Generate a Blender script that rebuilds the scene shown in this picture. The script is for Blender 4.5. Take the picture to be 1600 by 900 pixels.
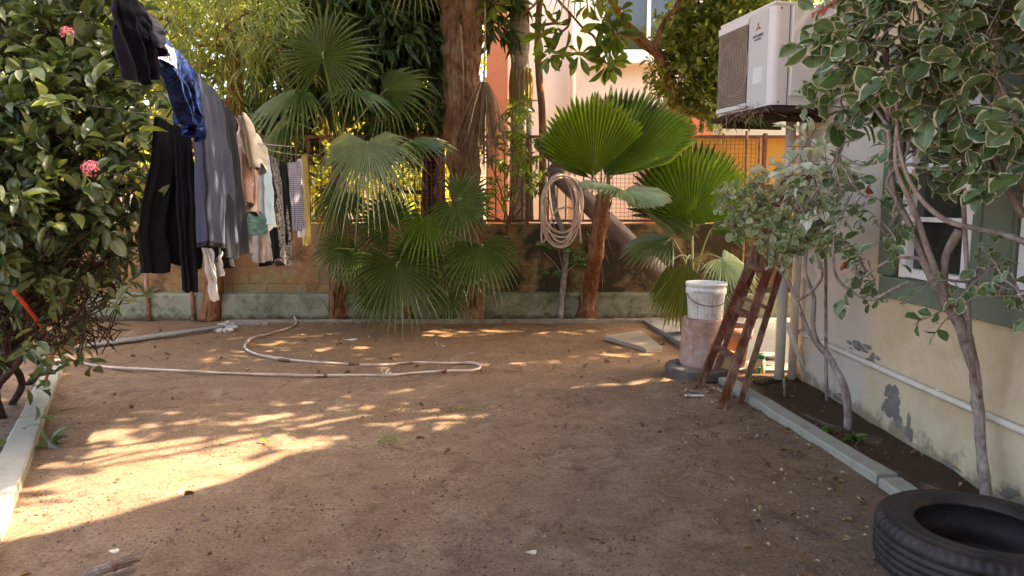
import bpy, math, random
import numpy as np
from mathutils import Vector, Matrix, noise as mn

for o in list(bpy.data.objects):
    bpy.data.objects.remove(o)
SC = bpy.context.scene
COL = SC.collection
random.seed(7)
RNG = np.random.default_rng(7)

# ------------------------------------------------------------------ camera, sky, sun, exposure
H = 1.35
F = 1100.0
PITCH = math.radians(6.74)
SP, CP = math.sin(PITCH), math.cos(PITCH)
cam_d = bpy.data.cameras.new('camera')
cam = bpy.data.objects.new('camera', cam_d)
COL.objects.link(cam)
cam.location = (0, 0, H)
cam.rotation_euler = (math.radians(90) - PITCH, 0, 0)
cam_d.sensor_width = 36
cam_d.lens = 36 * F / 1600
cam_d.clip_start = 0.05
cam_d.clip_end = 500
SC.camera = cam

SUN_EL = math.radians(50)
SUN_AZ = (0.98, 0.2)          # horizontal direction towards the sun
wd = bpy.data.worlds.new("World")
SC.world = wd
wd.use_nodes = True
nt = wd.node_tree
bg = nt.nodes['Background']
sky = nt.nodes.new('ShaderNodeTexSky')
sky.sky_type = 'NISHITA'
sky.sun_disc = False
sky.sun_elevation = SUN_EL
sky.sun_rotation = math.atan2(SUN_AZ[0], SUN_AZ[1])
sky.dust_density = 6.0
sky.ozone_density = 0.3
sky.air_density = 0.7
nt.links.new(sky.outputs[0], bg.inputs['Color'])
bg.inputs['Strength'].default_value = 0.15

sd = bpy.data.lights.new('sun', 'SUN')
sd.energy = 3.4
sd.angle = math.radians(0.6)
sd.color = (1.0, 0.86, 0.64)
sun = bpy.data.objects.new('sun', sd)
COL.objects.link(sun)
sv = Vector((SUN_AZ[0] * math.cos(SUN_EL), SUN_AZ[1] * math.cos(SUN_EL), math.sin(SUN_EL)))
sun.rotation_euler = sv.to_track_quat('Z', 'Y').to_euler()
sun.location = sv * 20

SC.view_settings.view_transform = 'Standard'
SC.view_settings.look = 'None'
SC.view_settings.exposure = 3.2
SC.view_settings.gamma = 1.0
try:
    SC.view_settings.use_white_balance = True
    SC.view_settings.white_balance_temperature = 7300
except Exception:
    pass
SC.view_settings.use_curve_mapping = False
try:
    SC.cycles.max_bounces = 8
    SC.cycles.transparent_max_bounces = 4
    SC.cycles.use_denoising = True
    SC.cycles.sample_clamp_indirect = 8
except Exception:
    pass

# ------------------------------------------------------------------ photo pixel -> place in the yard
def _ray(px, py):
    a, b = px - 800.0, py - 450.0
    return a, F * CP - b * SP, -(b * CP + F * SP)
def W(px, py, Y):
    x, y, z = _ray(px, py)
    k = Y / y
    return Vector((x * k, Y, H + z * k))
def G(px, py, z=0.0):
    x, y, dz = _ray(px, py)
    k = (z - H) / dz
    return Vector((x * k, y * k, z))
def WR(px, py, Y, lim=2.13):       # stays in front of the house wall
    x, y, z = _ray(px, py)
    k = Y / y
    if x * k > lim:
        k = lim / x
    return Vector((x * k, y * k, H + z * k))

def to_px(p):
    d = Vector(p) - Vector((0, 0, H)); f = d.y * CP - d.z * SP; u = d.y * SP + d.z * CP
    return 800 + F * d.x / f, 450 - F * u / f

# ------------------------------------------------------------------ object helpers
WL = {}
def thing(name, label, cat, loc=(0, 0, 0), group=None):
    o = bpy.data.objects.new(name, None)
    o.empty_display_size = 0.1
    COL.objects.link(o)
    o.location = loc
    WL[o] = Vector(loc)
    o['label'] = label
    o['category'] = cat
    if group: o['group'] = group
    return o
def tag(o, label=None, cat=None, group=None, kind=None):
    if label: o['label'] = label
    if cat: o['category'] = cat
    if group: o['group'] = group
    if kind: o['kind'] = kind
    return o

def link_mesh(name, me, mats, parent, loc=None):
    for m in mats: me.materials.append(m)
    o = bpy.data.objects.new(name, me)
    COL.objects.link(o)
    base = Vector((0, 0, 0))
    if parent is not None:
        o.parent = parent
        base = WL[parent]
    elif loc is not None:
        o.location = loc
        base = Vector(loc)
    if base.length > 0:
        n = len(me.vertices)
        co = np.empty(n * 3, dtype=np.float32)
        me.vertices.foreach_get('co', co)
        co = co.reshape(-1, 3) - np.array(base, dtype=np.float32)
        me.vertices.foreach_set('co', co.ravel())
    me.update()
    WL[o] = base
    return o

class MB:
    def __init__(s):
        s.v = []; s.f = []; s.m = []; s.sm = []
    def add(s, vs, fs, m=0, smooth=True):
        b = len(s.v)
        s.v += [tuple(p) for p in vs]
        for f in fs:
            s.f.append(tuple(i + b for i in f)); s.m.append(m); s.sm.append(smooth)
        return s
    def box(s, c, d, m=0, rot=None, bev=0.0):
        hx, hy, hz = d[0] / 2, d[1] / 2, d[2] / 2
        b = min(bev, hx * .6, hy * .6, hz * .6)
        c = Vector(c)
        if b <= 0:
            vs = [Vector((x, y, z)) for z in (-hz, hz) for y in (-hy, hy) for x in (-hx, hx)]
            fs = [(0, 2, 3, 1), (4, 5, 7, 6), (0, 1, 5, 4), (2, 6, 7, 3), (0, 4, 6, 2), (1, 3, 7, 5)]
        else:
            vs = []; idx = {}
            for sx in (-1, 1):
                for sy in (-1, 1):
                    for sz in (-1, 1):
                        for ax in range(3):
                            p = [sx * (hx - b), sy * (hy - b), sz * (hz - b)]
                            p[ax] = (sx * hx, sy * hy, sz * hz)[ax]
                            idx[(sx, sy, sz, ax)] = len(vs)
                            vs.append(Vector(p))
            fs = []
            for ax in range(3):
                o1, o2 = [a for a in range(3) if a != ax]
                for sg in (-1, 1):
                    q = []
                    for a, bb in ((-1, -1), (1, -1), (1, 1), (-1, 1)):
                        k = [0, 0, 0]; k[ax] = sg; k[o1] = a; k[o2] = bb
                        q.append(idx[(k[0], k[1], k[2], ax)])
                    fs.append(tuple(q))
            for ax in range(3):
                o1, o2 = [a for a in range(3) if a != ax]
                for a in (-1, 1):
                    for bb in (-1, 1):
                        k1 = [0, 0, 0]; k1[ax] = -1; k1[o1] = a; k1[o2] = bb
                        k2 = list(k1); k2[ax] = 1
                        fs.append((idx[(*k1, o1)], idx[(*k2, o1)], idx[(*k2, o2)], idx[(*k1, o2)]))
            for sx in (-1, 1):
                for sy in (-1, 1):
                    for sz in (-1, 1):
                        fs.append(tuple(idx[(sx, sy, sz, ax)] for ax in range(3)))
        if rot is not None:
            vs = [rot @ p for p in vs]
        return s.add([p + c for p in vs], fs, m, False)
    def tube(s, pts, r, seg=8, m=0, res=0, knob=0.0, cap=True, smooth=True, flat=1.0):
        pts = [Vector(p) for p in pts]
        rs = list(r) if hasattr(r, '__len__') else [r] * len(pts)
        if res > 0 and len(pts) > 2:
            P = []; R = []
            n = len(pts)
            for i in range(n - 1):
                p0, p1, p2, p3 = pts[max(i - 1, 0)], pts[i], pts[i + 1], pts[min(i + 2, n - 1)]
                for k in range(res):
                    t = k / res
                    P.append(0.5 * ((2 * p1) + (p2 - p0) * t + (2 * p0 - 5 * p1 + 4 * p2 - p3) * t * t + (3 * p1 - p0 - 3 * p2 + p3) * t ** 3))
                    R.append(rs[i] * (1 - t) + rs[i + 1] * t)
            P.append(pts[-1]); R.append(rs[-1])
            pts, rs = P, R
        vs = []; n = len(pts)
        t0 = (pts[1] - pts[0]).normalized()
        up = Vector((0, 0, 1)) if abs(t0.z) < 0.9 else Vector((1, 0, 0))
        a = t0.cross(up).normalized()
        for i in range(n):
            t = (pts[min(i + 1, n - 1)] - pts[max(i - 1, 0)])
            if t.length < 1e-9: t = t0
            t.normalize()
            a = (a - t * a.dot(t))
            a = a.normalized() if a.length > 1e-6 else t.orthogonal().normalized()
            b = t.cross(a)
            for j in range(seg):
                an = 2 * math.pi * j / seg
                rr = rs[i]
                if knob:
                    rr *= 1 + knob * mn.noise(pts[i] * 9 + Vector((math.cos(an), math.sin(an), 0)) * 1.3) * 2
                vs.append(pts[i] + a * (math.cos(an) * rr) + b * (math.sin(an) * rr * flat))
        fs = [(i * seg + j, i * seg + (j + 1) % seg, (i + 1) * seg + (j + 1) % seg, (i + 1) * seg + j) for i in range(n - 1) for j in range(seg)]
        if cap:
            fs.append(tuple(range(seg - 1, -1, -1)))
            fs.append(tuple(range((n - 1) * seg, n * seg)))
        return s.add(vs, fs, m, smooth)
    def lathe(s, c, prof, seg=40, m=0, smooth=True, M=None, wob=0.0):
        c = Vector(c); vs = []
        for (r, z) in prof:
            for j in range(seg):
                an = 2 * math.pi * j / seg
                rr = r * (1 + wob * mn.noise(Vector((math.cos(an) * 1.5, math.sin(an) * 1.5, z * 6))))
                p = Vector((rr * math.cos(an), rr * math.sin(an), z))
                if M is not None: p = M @ p
                vs.append(c + p)
        n = len(prof)
        fs = [(i * seg + j, i * seg + (j + 1) % seg, (i + 1) * seg + (j + 1) % seg, (i + 1) * seg + j) for i in range(n - 1) for j in range(seg)]
        return s.add(vs, fs, m, smooth)
    def prism(s, poly, z0, z1, m=0):
        n = len(poly)
        vs = [(p[0], p[1], z0) for p in poly] + [(p[0], p[1], z1) for p in poly]
        fs = [tuple(range(n - 1, -1, -1)), tuple(range(n, 2 * n))] + [(i, (i + 1) % n, n + (i + 1) % n, n + i) for i in range(n)]
        return s.add(vs, fs, m, False)
    def build(s, name, mats, parent=None, loc=None):
        if not isinstance(mats, (list, tuple)): mats = [mats]
        me = bpy.data.meshes.new(name)
        me.from_pydata(s.v, [], s.f)
        me.polygons.foreach_set('material_index', s.m)
        me.polygons.foreach_set('use_smooth', s.sm)
        return link_mesh(name, me, mats, parent, loc)

class LB:
    """a mass of leaves: numpy triangles"""
    def __init__(s):
        s.V = []; s.Fa = []; s.Mi = []; s.U = []; s.n = 0
    def add(s, tpl, pos, D, N, L, Wd):
        tv, tf, tm, tu = tpl
        D = D / (np.linalg.norm(D, axis=1, keepdims=True) + 1e-9)
        X = np.cross(D, N); X /= (np.linalg.norm(X, axis=1, keepdims=True) + 1e-9)
        Z = np.cross(X, D)
        L = np.asarray(L).reshape(-1, 1, 1); Wd = np.asarray(Wd).reshape(-1, 1, 1)
        v = (pos[:, None, :] + X[:, None, :] * (tv[None, :, 0:1] * Wd) + D[:, None, :] * (tv[None, :, 1:2] * L)
             + Z[:, None, :] * (tv[None, :, 2:3] * L))
        k = len(tv); n = len(pos)
        s.V.append(v.reshape(-1, 3))
        f = tf[None] + (np.arange(n) * k)[:, None, None] + s.n
        s.Fa.append(f.reshape(-1, 3))
        s.Mi.append(np.tile(tm, n))
        s.U.append(np.tile(tu[tf].reshape(-1, 2), (n, 1)))
        s.n += n * k
    def build(s, name, mats, parent=None):
        if not isinstance(mats, (list, tuple)): mats = [mats]
        V = np.concatenate(s.V).astype(np.float32); Fa = np.concatenate(s.Fa).astype(np.int32)
        me = bpy.data.meshes.new(name)
        me.vertices.add(len(V)); me.vertices.foreach_set('co', V.ravel())
        me.loops.add(len(Fa) * 3); me.loops.foreach_set('vertex_index', Fa.ravel())
        me.polygons.add(len(Fa))
        me.polygons.foreach_set('loop_start', np.arange(0, len(Fa) * 3, 3, dtype=np.int32))
        me.polygons.foreach_set('loop_total', np.full(len(Fa), 3, dtype=np.int32))
        me.polygons.foreach_set('material_index', np.concatenate(s.Mi).astype(np.int32))
        me.polygons.foreach_set('use_smooth', np.ones(len(Fa), dtype=bool))
        uv = me.uv_layers.new(name='UVMap')
        uv.data.foreach_set('uv', np.concatenate(s.U).astype(np.float32).ravel())
        me.update(calc_edges=True)
        return link_mesh(name, me, mats, parent)

def leaf_tpl(shape='ellipse', rows=5, fold=0.25, droop=0.15, border=0.0, wavy=0.0):
    """x across (-.5...5), y along 0..1, z out of the blade; border: own material for the margin"""
    ts = np.linspace(0, 1, rows)
    def w(t):
        if shape == 'ellipse': return math.sin(math.pi * min(max(t, 0.0), 1)) ** 0.75
        if shape == 'lance': return (math.sin(math.pi * t ** 0.75)) ** 1.0
        if shape == 'obovate': return math.sin(math.pi * t ** 1.7) ** 0.7 if t < 1 else 0
        if shape == 'round': return max(0.0, math.sin(math.pi * min(1, t) ** 1.3)) ** .6
        if shape == 'strap': return min(1, 5 * t + .25) * (1 - t ** 4) + 0.0
        return math.sin(math.pi * t) ** 0.6
    cols = [-1, 0, 1] if border <= 0 else [-1, -(1 - border), 0, (1 - border), 1]
    V = []; U = []
    for i, t in enumerate(ts):
        ww = w(t)
        for c in cols:
            wv = 1 + wavy * math.sin(i * 2.4 + c * 1.7)
            x = 0.5 * ww * c * wv
            if border and abs(c) == 1 - border: x = 0.5 * max(ww * c * 1.0, 0) if c > 0 else 0.5 * min(ww * c, 0)
            z = fold * abs(x) - droop * t * t + wavy * 0.12 * math.sin(i * 1.9 + c * 2.5) * abs(c)
            y = t
            if border and abs(c) == 1: y = t
            if border and abs(c) < 1: y = 0.03 + t * 0.92
            V.append((x, y, z)); U.append((0.5 + c * 0.5, t))
    nc = len(cols); T = []; M = []
    for i in range(rows - 1):
        for j in range(nc - 1):
            a = i * nc + j; b = a + 1; c_ = a + nc; d = c_ + 1
            mm = 1 if (border and (j == 0 or j == nc - 2)) else 0
            T += [(a, b, d), (a, d, c_)]; M += [mm, mm]
    return (np.array(V, dtype=float), np.array(T), np.array(M), np.array(U, dtype=float))

TP_ELL = leaf_tpl('ellipse', 5, .35, .18)
TP_ELL_LOW = leaf_tpl('ellipse', 4, .3, .15)
TP_LAN = leaf_tpl('lance', 5, .3, .3)
TP_OBO = leaf_tpl('obovate', 6, .25, .15)
TP_VAR = leaf_tpl('round', 8, .2, .25, border=0.13, wavy=0.16)
TP_VARS = leaf_tpl('round', 6, .15, .15, border=0.3, wavy=0.12)
TP_VAR2 = leaf_tpl('round', 7, -.25, -.2, border=0.16, wavy=0.2)
TP_NAR = leaf_tpl('lance', 4, .1, .35)
TP_DRY = leaf_tpl('ellipse', 5, .9, -.25)

def unit(a): return a / (np.linalg.norm(a, axis=1, keepdims=True) + 1e-9)

def foliage(lb, lobes, tpl, L, asp, twigs, per, twl=0.25, up=0.1, spread=0.9, var=0.3, tw=None, grav=0.0, nup=1.0, hollow=0.5, rng=RNG, clip=None):
    """lobes: (centre, radius xyz or r, weight)"""
    tot = sum(l[2] for l in lobes)
    for c, r, wgt in lobes:
        n = max(1, int(twigs * wgt / tot))
        r = np.array(r if hasattr(r, '__len__') else (r, r, r), dtype=float)
        d = unit(rng.normal(size=(n, 3)))
        rad = hollow + (1 - hollow) * rng.random((n, 1)) ** 0.6
        # lumpy outline
        lump = 1 + 0.28 * np.sin(d[:, 0:1] * 5 + c[0] * 3) * np.cos(d[:, 2:3] * 6 + c[1] * 2) + 0.15 * rng.normal(size=(n, 1))
        p = np.array(c) + d * r * rad * lump
        td = unit(d * 0.8 + rng.normal(size=(n, 3)) * 0.6 + np.array([0, 0, up]))
        for k in range(per):
            t = (k + rng.random((n, 1)) * .6) / per
            q = p + td * (twl * t) - np.array([0, 0, 1]) * (grav * (twl * t) ** 1.0)
            ax = unit(np.cross(td, rng.normal(size=(n, 3))))
            ld = unit(td * (0.35 + 0.5 * t) + ax * spread - np.array([0, 0, grav]))
            nn = unit(np.array([0, -0.25, 1.0]) * nup + rng.normal(size=(n, 3)) * 0.45)
            s = L * (1 + var * rng.normal(size=n)).clip(.45, 1.6)
            keep = np.ones(n, bool)
            if clip is not None: keep = clip(q, s)
            if keep.any():
                lb.add(tpl, q[keep], ld[keep], nn[keep], s[keep], (s * asp * (1 + .15 * rng.normal(size=n)))[keep])
        if tw is not None:
            for i in range(n):
                if tw[1] < 1 and rng.random() > tw[1]: continue
                a = Vector(p[i]); b = a + Vector(td[i]) * twl - Vector((0, 0, grav * twl))
                a2 = a - Vector(td[i]) * twl * 0.8
                tw[0].tube([a2, a, b], [0.004, 0.003, 0.0015], 3, cap=False)

def limb(mb, a, b, r0, r1, n=6, wob=0.12, seg=7, rnd=random, m=0, knob=0.1, sag=0.0):
    a, b = Vector(a), Vector(b)
    L = (b - a).length
    pts = []
    off = Vector((0, 0, 0))
    for i in range(n + 1):
        t = i / n
        if 0 < i < n: off = off * .6 + Vector((rnd.gauss(0, 1), rnd.gauss(0, 1), rnd.gauss(0, .6))) * wob * L / n
        else: off = Vector((0, 0, 0))
        pts.append(a.lerp(b, t) + off + Vector((0, 0, sag * L * 4 * t * (1 - t))))
    mb.tube(pts, [r0 + (r1 - r0) * i / n for i in range(n + 1)], seg, m=m, res=3, knob=knob)
    return pts

# ------------------------------------------------------------------ materials
def new_mat(name):
    m = bpy.data.materials.new(name); m.use_nodes = True
    t = m.node_tree; b = t.nodes['Principled BSDF']
    return m, t, b
def N(t, ty, **kw):
    n = t.nodes.new(ty)
    for k, v in kw.items():
        if k in n.inputs: n.inputs[k].default_value = v
        else: setattr(n, k, v)
    return n
def ramp(t, fac, stops):
    r = t.nodes.new('ShaderNodeValToRGB')
    cr = r.color_ramp
    while len(cr.elements) > len(stops): cr.elements.remove(cr.elements[-1])
    while len(cr.elements) < len(stops): cr.elements.new(0.5)
    for e, (p, c) in zip(cr.elements, stops):
        e.position = p; e.color = (*c, 1) if len(c) == 3 else c
    if fac is not None: t.links.new(fac, r.inputs[0])
    return r
def mixc(t, fac, a, b, mode='MIX'):
    m = t.nodes.new('ShaderNodeMix'); m.data_type = 'RGBA'; m.blend_type = mode
    for sock, val in ((m.inputs[0], fac), (m.inputs[6], a), (m.inputs[7], b)):
        if hasattr(val, 'is_linked'): t.links.new(val, sock)
        elif isinstance(val, (tuple, list)): sock.default_value = (*val, 1) if len(val) == 3 else val
        else: sock.default_value = val
    return m.outputs[2]
def coords(t, scale=(1, 1, 1), kind='Object'):
    tc = t.nodes.new('ShaderNodeTexCoord'); mp = t.nodes.new('ShaderNodeMapping')
    mp.inputs['Scale'].default_value = scale
    t.links.new(tc.outputs[kind], mp.inputs[0]); return mp.outputs[0]
def geo_pos(t, scale=(1, 1, 1)):
    g = t.nodes.new('ShaderNodeNewGeometry'); mp = t.nodes.new('ShaderNodeMapping')
    mp.inputs['Scale'].default_value = scale
    t.links.new(g.outputs['Position'], mp.inputs[0]); return mp.outputs[0]
def nz(t, vec, scale, detail=4, rough=.55, dist=0.0):
    n = N(t, 'ShaderNodeTexNoise', Scale=scale, Detail=detail, Roughness=rough, Distortion=dist)
    t.links.new(vec, n.inputs['Vector']); return n.outputs['Fac']
def bump(t, b, h, strength=.4, dist=.02):
    n = N(t, 'ShaderNodeBump', Strength=strength, Distance=dist)
    t.links.new(h, n.inputs['Height']); t.links.new(n.outputs[0], b.inputs['Normal']); return n

def mat_simple(name, c, rough=.6, metal=0, c2=None, nscale=8, bmp=.2, spec=.5, stops=(.35, .65), bd=.01, detail=5):
    m, t, b = new_mat(name)
    v = geo_pos(t)
    f = nz(t, v, nscale, detail, .6)
    r = ramp(t, f, [(stops[0], c), (stops[1], c2 if c2 else tuple(x * .8 for x in c))])
    t.links.new(r.outputs[0], b.inputs['Base Color'])
    b.inputs['Roughness'].default_value = rough; b.inputs['Metallic'].default_value = metal
    b.inputs['Specular IOR Level'].default_value = spec
    if bmp: bump(t, b, nz(t, v, nscale * 5, 5, .65), bmp, bd)
    return m

def mat_leaf(name, cs, trans=.3, rough=.38, spec=.5, rib=1.25, spots=0.0, tcol=None, ribw=.05, both=None):
    tips = 'frond' in name
    m, t, b = new_mat(name)
    g = t.nodes.new('ShaderNodeNewGeometry')
    k = len(cs)
    r = ramp(t, g.outputs['Random Per Island'], [(i / max(1, k - 1), c) for i, c in enumerate(cs)])
    col = r.outputs[0]
    uv = t.nodes.new('ShaderNodeUVMap')
    sx = t.nodes.new('ShaderNodeSeparateXYZ'); t.links.new(uv.outputs[0], sx.inputs[0])
    d = N(t, 'ShaderNodeMath', operation='SUBTRACT'); t.links.new(sx.outputs[0], d.inputs[0]); d.inputs[1].default_value = .5
    ab = N(t, 'ShaderNodeMath', operation='ABSOLUTE'); t.links.new(d.outputs[0], ab.inputs[0])
    lt = N(t, 'ShaderNodeMath', operation='LESS_THAN'); t.links.new(ab.outputs[0], lt.inputs[0]); lt.inputs[1].default_value = ribw
    br = mixc(t, 1.0, col, (rib, rib, rib * .95), 'MULTIPLY')
    col = mixc(t, lt.outputs[0], col, br)
    f = nz(t, geo_pos(t), 22, 3)
    col = mixc(t, .35, col, mixc(t, 1.0, col, ramp(t, f, [(.3, (.55, .55, .5)), (.7, (1.35, 1.3, 1.1))]).outputs[0], 'MULTIPLY'))
    if spots:
        f2 = nz(t, geo_pos(t), 9, 2)
        col = mixc(t, ramp(t, f2, [(.6, (0, 0, 0)), (.68, (1, 1, 1))]).outputs[0], col, (.22, .12, .04))
    if tips:
        wv = N(t, 'ShaderNodeMath', operation='MULTIPLY_ADD'); t.links.new(nz(t, geo_pos(t), 6, 3), wv.inputs[0]); wv.inputs[1].default_value = .35; t.links.new(sx.outputs[1], wv.inputs[2])
        col = mixc(t, ramp(t, wv.outputs[0], [(.0, (0, 0, 0)), (1.0, (0, 0, 0))]).outputs[0], col, col)
        mr_ = N(t, 'ShaderNodeMapRange'); mr_.inputs[1].default_value = 1.10; mr_.inputs[2].default_value = 1.20
        t.links.new(wv.outputs[0], mr_.inputs[0]); col = mixc(t, mr_.outputs[0], col, (.3, .19, .08))
        dst = nz(t, geo_pos(t), 3.2, 5, .7)
        col = mixc(t, ramp(t, dst, [(.45, (0, 0, 0)), (.75, (.4, .4, .4))]).outputs[0], col, (.22, .2, .11))
    t.links.new(col, b.inputs['Base Color'])
    b.inputs['Roughness'].default_value = rough
    b.inputs['Specular IOR Level'].default_value = spec
    tr = t.nodes.new('ShaderNodeBsdfTranslucent')
    tc = mixc(t, 1.0, col, tcol or (1.5, 1.6, .55), 'MULTIPLY')
    t.links.new(tc, tr.inputs[0])
    mx = t.nodes.new('ShaderNodeMixShader'); mx.inputs[0].default_value = trans
    t.links.new(b.outputs[0], mx.inputs[1]); t.links.new(tr.outputs[0], mx.inputs[2])
    t.links.new(mx.outputs[0], t.nodes['Material Output'].inputs[0])
    return m

M = {}
M['leaf_glossy'] = mat_leaf('glossy_leaf', [(.04, .07, .025), (.07, .11, .04), (.15, .19, .1), (.06, .09, .035), (.22, .25, .1), (.2, .24, .15)], .22, .3, .7)
M['leaf_var'] = mat_leaf('variegated_leaf', [(.07, .13, .06), (.1, .17, .08), (.15, .22, .12), (.09, .14, .04)], .25, .36, .6, 1.35)
M['leaf_margin'] = mat_leaf('cream_margin', [(.62, .6, .42), (.5, .52, .33), (.68, .66, .5)], .3, .45, .4, 1.0, tcol=(1.1, 1.1, .8))
M['leaf_var_small'] = mat_leaf('small_variegated_leaf', [(.16, .24, .11), (.22, .3, .15), (.3, .36, .2)], .3, .4, .5)
M['leaf_backlit'] = mat_leaf('backlit_leaf', [(.55, .6, .5), (.68, .7, .6), (.4, .47, .34)], .3, .5, .4, 1.3, tcol=(1.2, 1.25, .8))  # whiteness of the backlit leaves is put into their colour
M['leaf_mango'] = mat_leaf('dark_lance_leaf', [(.03, .06, .018), (.045, .085, .025), (.07, .12, .03), (.1, .15, .04)], .25, .35, .5)
M['leaf_narrow'] = mat_leaf('narrow_leaf', [(.2, .22, .08), (.3, .32, .12), (.12, .16, .05), (.42, .42, .22)], .45, .5, .4)
M['leaf_far'] = mat_leaf('far_leaf', [(.28, .29, .05), (.42, .4, .07), (.5, .46, .1), (.16, .2, .03)], .45, .5, .3)
M['leaf_small'] = mat_leaf('small_leaf', [(.13, .17, .05), (.22, .27, .07), (.32, .35, .12), (.08, .12, .03)], .4, .42, .45)
M['leaf_big'] = mat_leaf('big_obovate_leaf', [(.06, .11, .02), (.1, .16, .03), (.2, .25, .03), (.05, .08, .03)], .45, .35, .5, 1.5)
M['leaf_yg'] = mat_leaf('yellow_green_leaf', [(.2, .26, .04), (.13, .2, .04), (.3, .32, .06)], .4, .4, .45)
M['leaf_weed'] = mat_leaf('weed_leaf', [(.08, .17, .03), (.12, .22, .05)], .35, .45, .4)
M['leaf_red'] = mat_leaf('red_dead_leaf', [(.25, .05, .02), (.35, .1, .03), (.16, .05, .03)], .3, .5, .3, 1.1, tcol=(1.2, .9, .7))
M['leaf_dry'] = mat_leaf('dry_leaf', [(.24, .13, .06), (.36, .24, .13), (.15, .08, .04), (.5, .4, .26)], .15, .7, .2, 1.1, tcol=(1.1, 1, .8))
M['frond_pale_sheen'] = mat_leaf('pale_sheen_frond', [(.26, .32, .2), (.3, .36, .24), (.34, .4, .27)], .3, .4, .5, 1.3, ribw=.1)  # sheen on the big drooping leaf is put into the pale colour
M['frond_dark'] = mat_leaf('dark_frond', [(.06, .1, .022), (.075, .12, .026), (.095, .14, .034)], .25, .38, .5, 1.4, ribw=.1)
M['frond_green'] = mat_leaf('green_frond', [(.12, .2, .03), (.135, .215, .033), (.15, .23, .036)], .5, .4, .45, 1.7, ribw=.12)
M['frond_sunlit'] = mat_leaf('sunlit_frond', [(.2, .27, .03), (.215, .285, .033), (.23, .3, .036)], .5, .4, .45, 1.5, ribw=.12)  # sunlit glow of the front blade is put into its yellow green
M['frond_mid'] = mat_leaf('grey_green_frond', [(.1, .17, .07), (.115, .19, .08), (.13, .21, .09)], .3, .45, .45, 1.6, ribw=.1)
M['frond_yellow'] = mat_leaf('yellowing_frond', [(.16, .19, .03), (.12, .16, .03), (.24, .22, .05)], .35, .45, .4, 1.3, ribw=.1)
M['flower'] = mat_simple('pink_petal', (.75, .16, .2), .6, c2=(.85, .32, .34), nscale=60, bmp=0)
M['bark_brown'] = None
def mat_bark(name, c1, c2, c3, sc=(1, 1, .25), nscale=30, bmp=.8, rough=.9):
    m, t, b = new_mat(name)
    v = geo_pos(t, sc)
    f = nz(t, v, nscale, 6, .65, .6)
    f2 = nz(t, geo_pos(t), 5, 3)
    col = mixc(t, ramp(t, f2, [(.4, (0, 0, 0)), (.65, (1, 1, 1))]).outputs[0], ramp(t, f, [(.3, c1), (.65, c2)]).outputs[0], ramp(t, f, [(.3, c1), (.6, c3)]).outputs[0])
    t.links.new(col, b.inputs['Base Color']); b.inputs['Roughness'].default_value = rough
    b.inputs['Specular IOR Level'].default_value = .2
    bump(t, b, f, bmp, .02)
    return m
M['bark_brown'] = mat_bark('brown_bark', (.07, .035, .018), (.24, .12, .06), (.34, .2, .11))
M['bark_red'] = mat_bark('red_brown_bark', (.06, .02, .01), (.26, .1, .045), (.33, .15, .07))
M['bark_tall'] = mat_bark('shaggy_palm_bark', (.06, .027, .014), (.26, .13, .068), (.38, .25, .155), (2.5, 2.5, .2), 16, 1.0)
M['bark_gray'] = mat_bark('grey_bark', (.12, .09, .075), (.33, .27, .23), (.42, .35, .3), (1, 1, .6), 24, .6)
M['bark_pale'] = mat_bark('pale_ringed_bark', (.22, .19, .16), (.45, .4, .34), (.5, .42, .3), (.4, .4, 3), 12, .5)
M['bark_dark'] = mat_bark('dark_bark', (.02, .012, .008), (.06, .035, .022), (.09, .06, .04))
M['fibre'] = mat_bark('palm_fibre', (.12, .05, .02), (.36, .2, .1), (.5, .34, .2), (3, 3, .15), 20, .9)
M['fibre_dry'] = mat_bark('dry_fibre', (.2, .11, .06), (.42, .28, .17), (.55, .42, .28), (3, 3, .2), 20, .6)
M['ochre_rib'] = mat_bark('ochre_ribbed_sheath', (.2, .13, .03), (.42, .3, .08), (.34, .28, .08), (3, 3, .1), 20, .5)
M['stalk'] = mat_simple('green_stalk', (.22, .26, .08), .5, c2=(.34, .3, .14), nscale=10, bmp=0)

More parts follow.
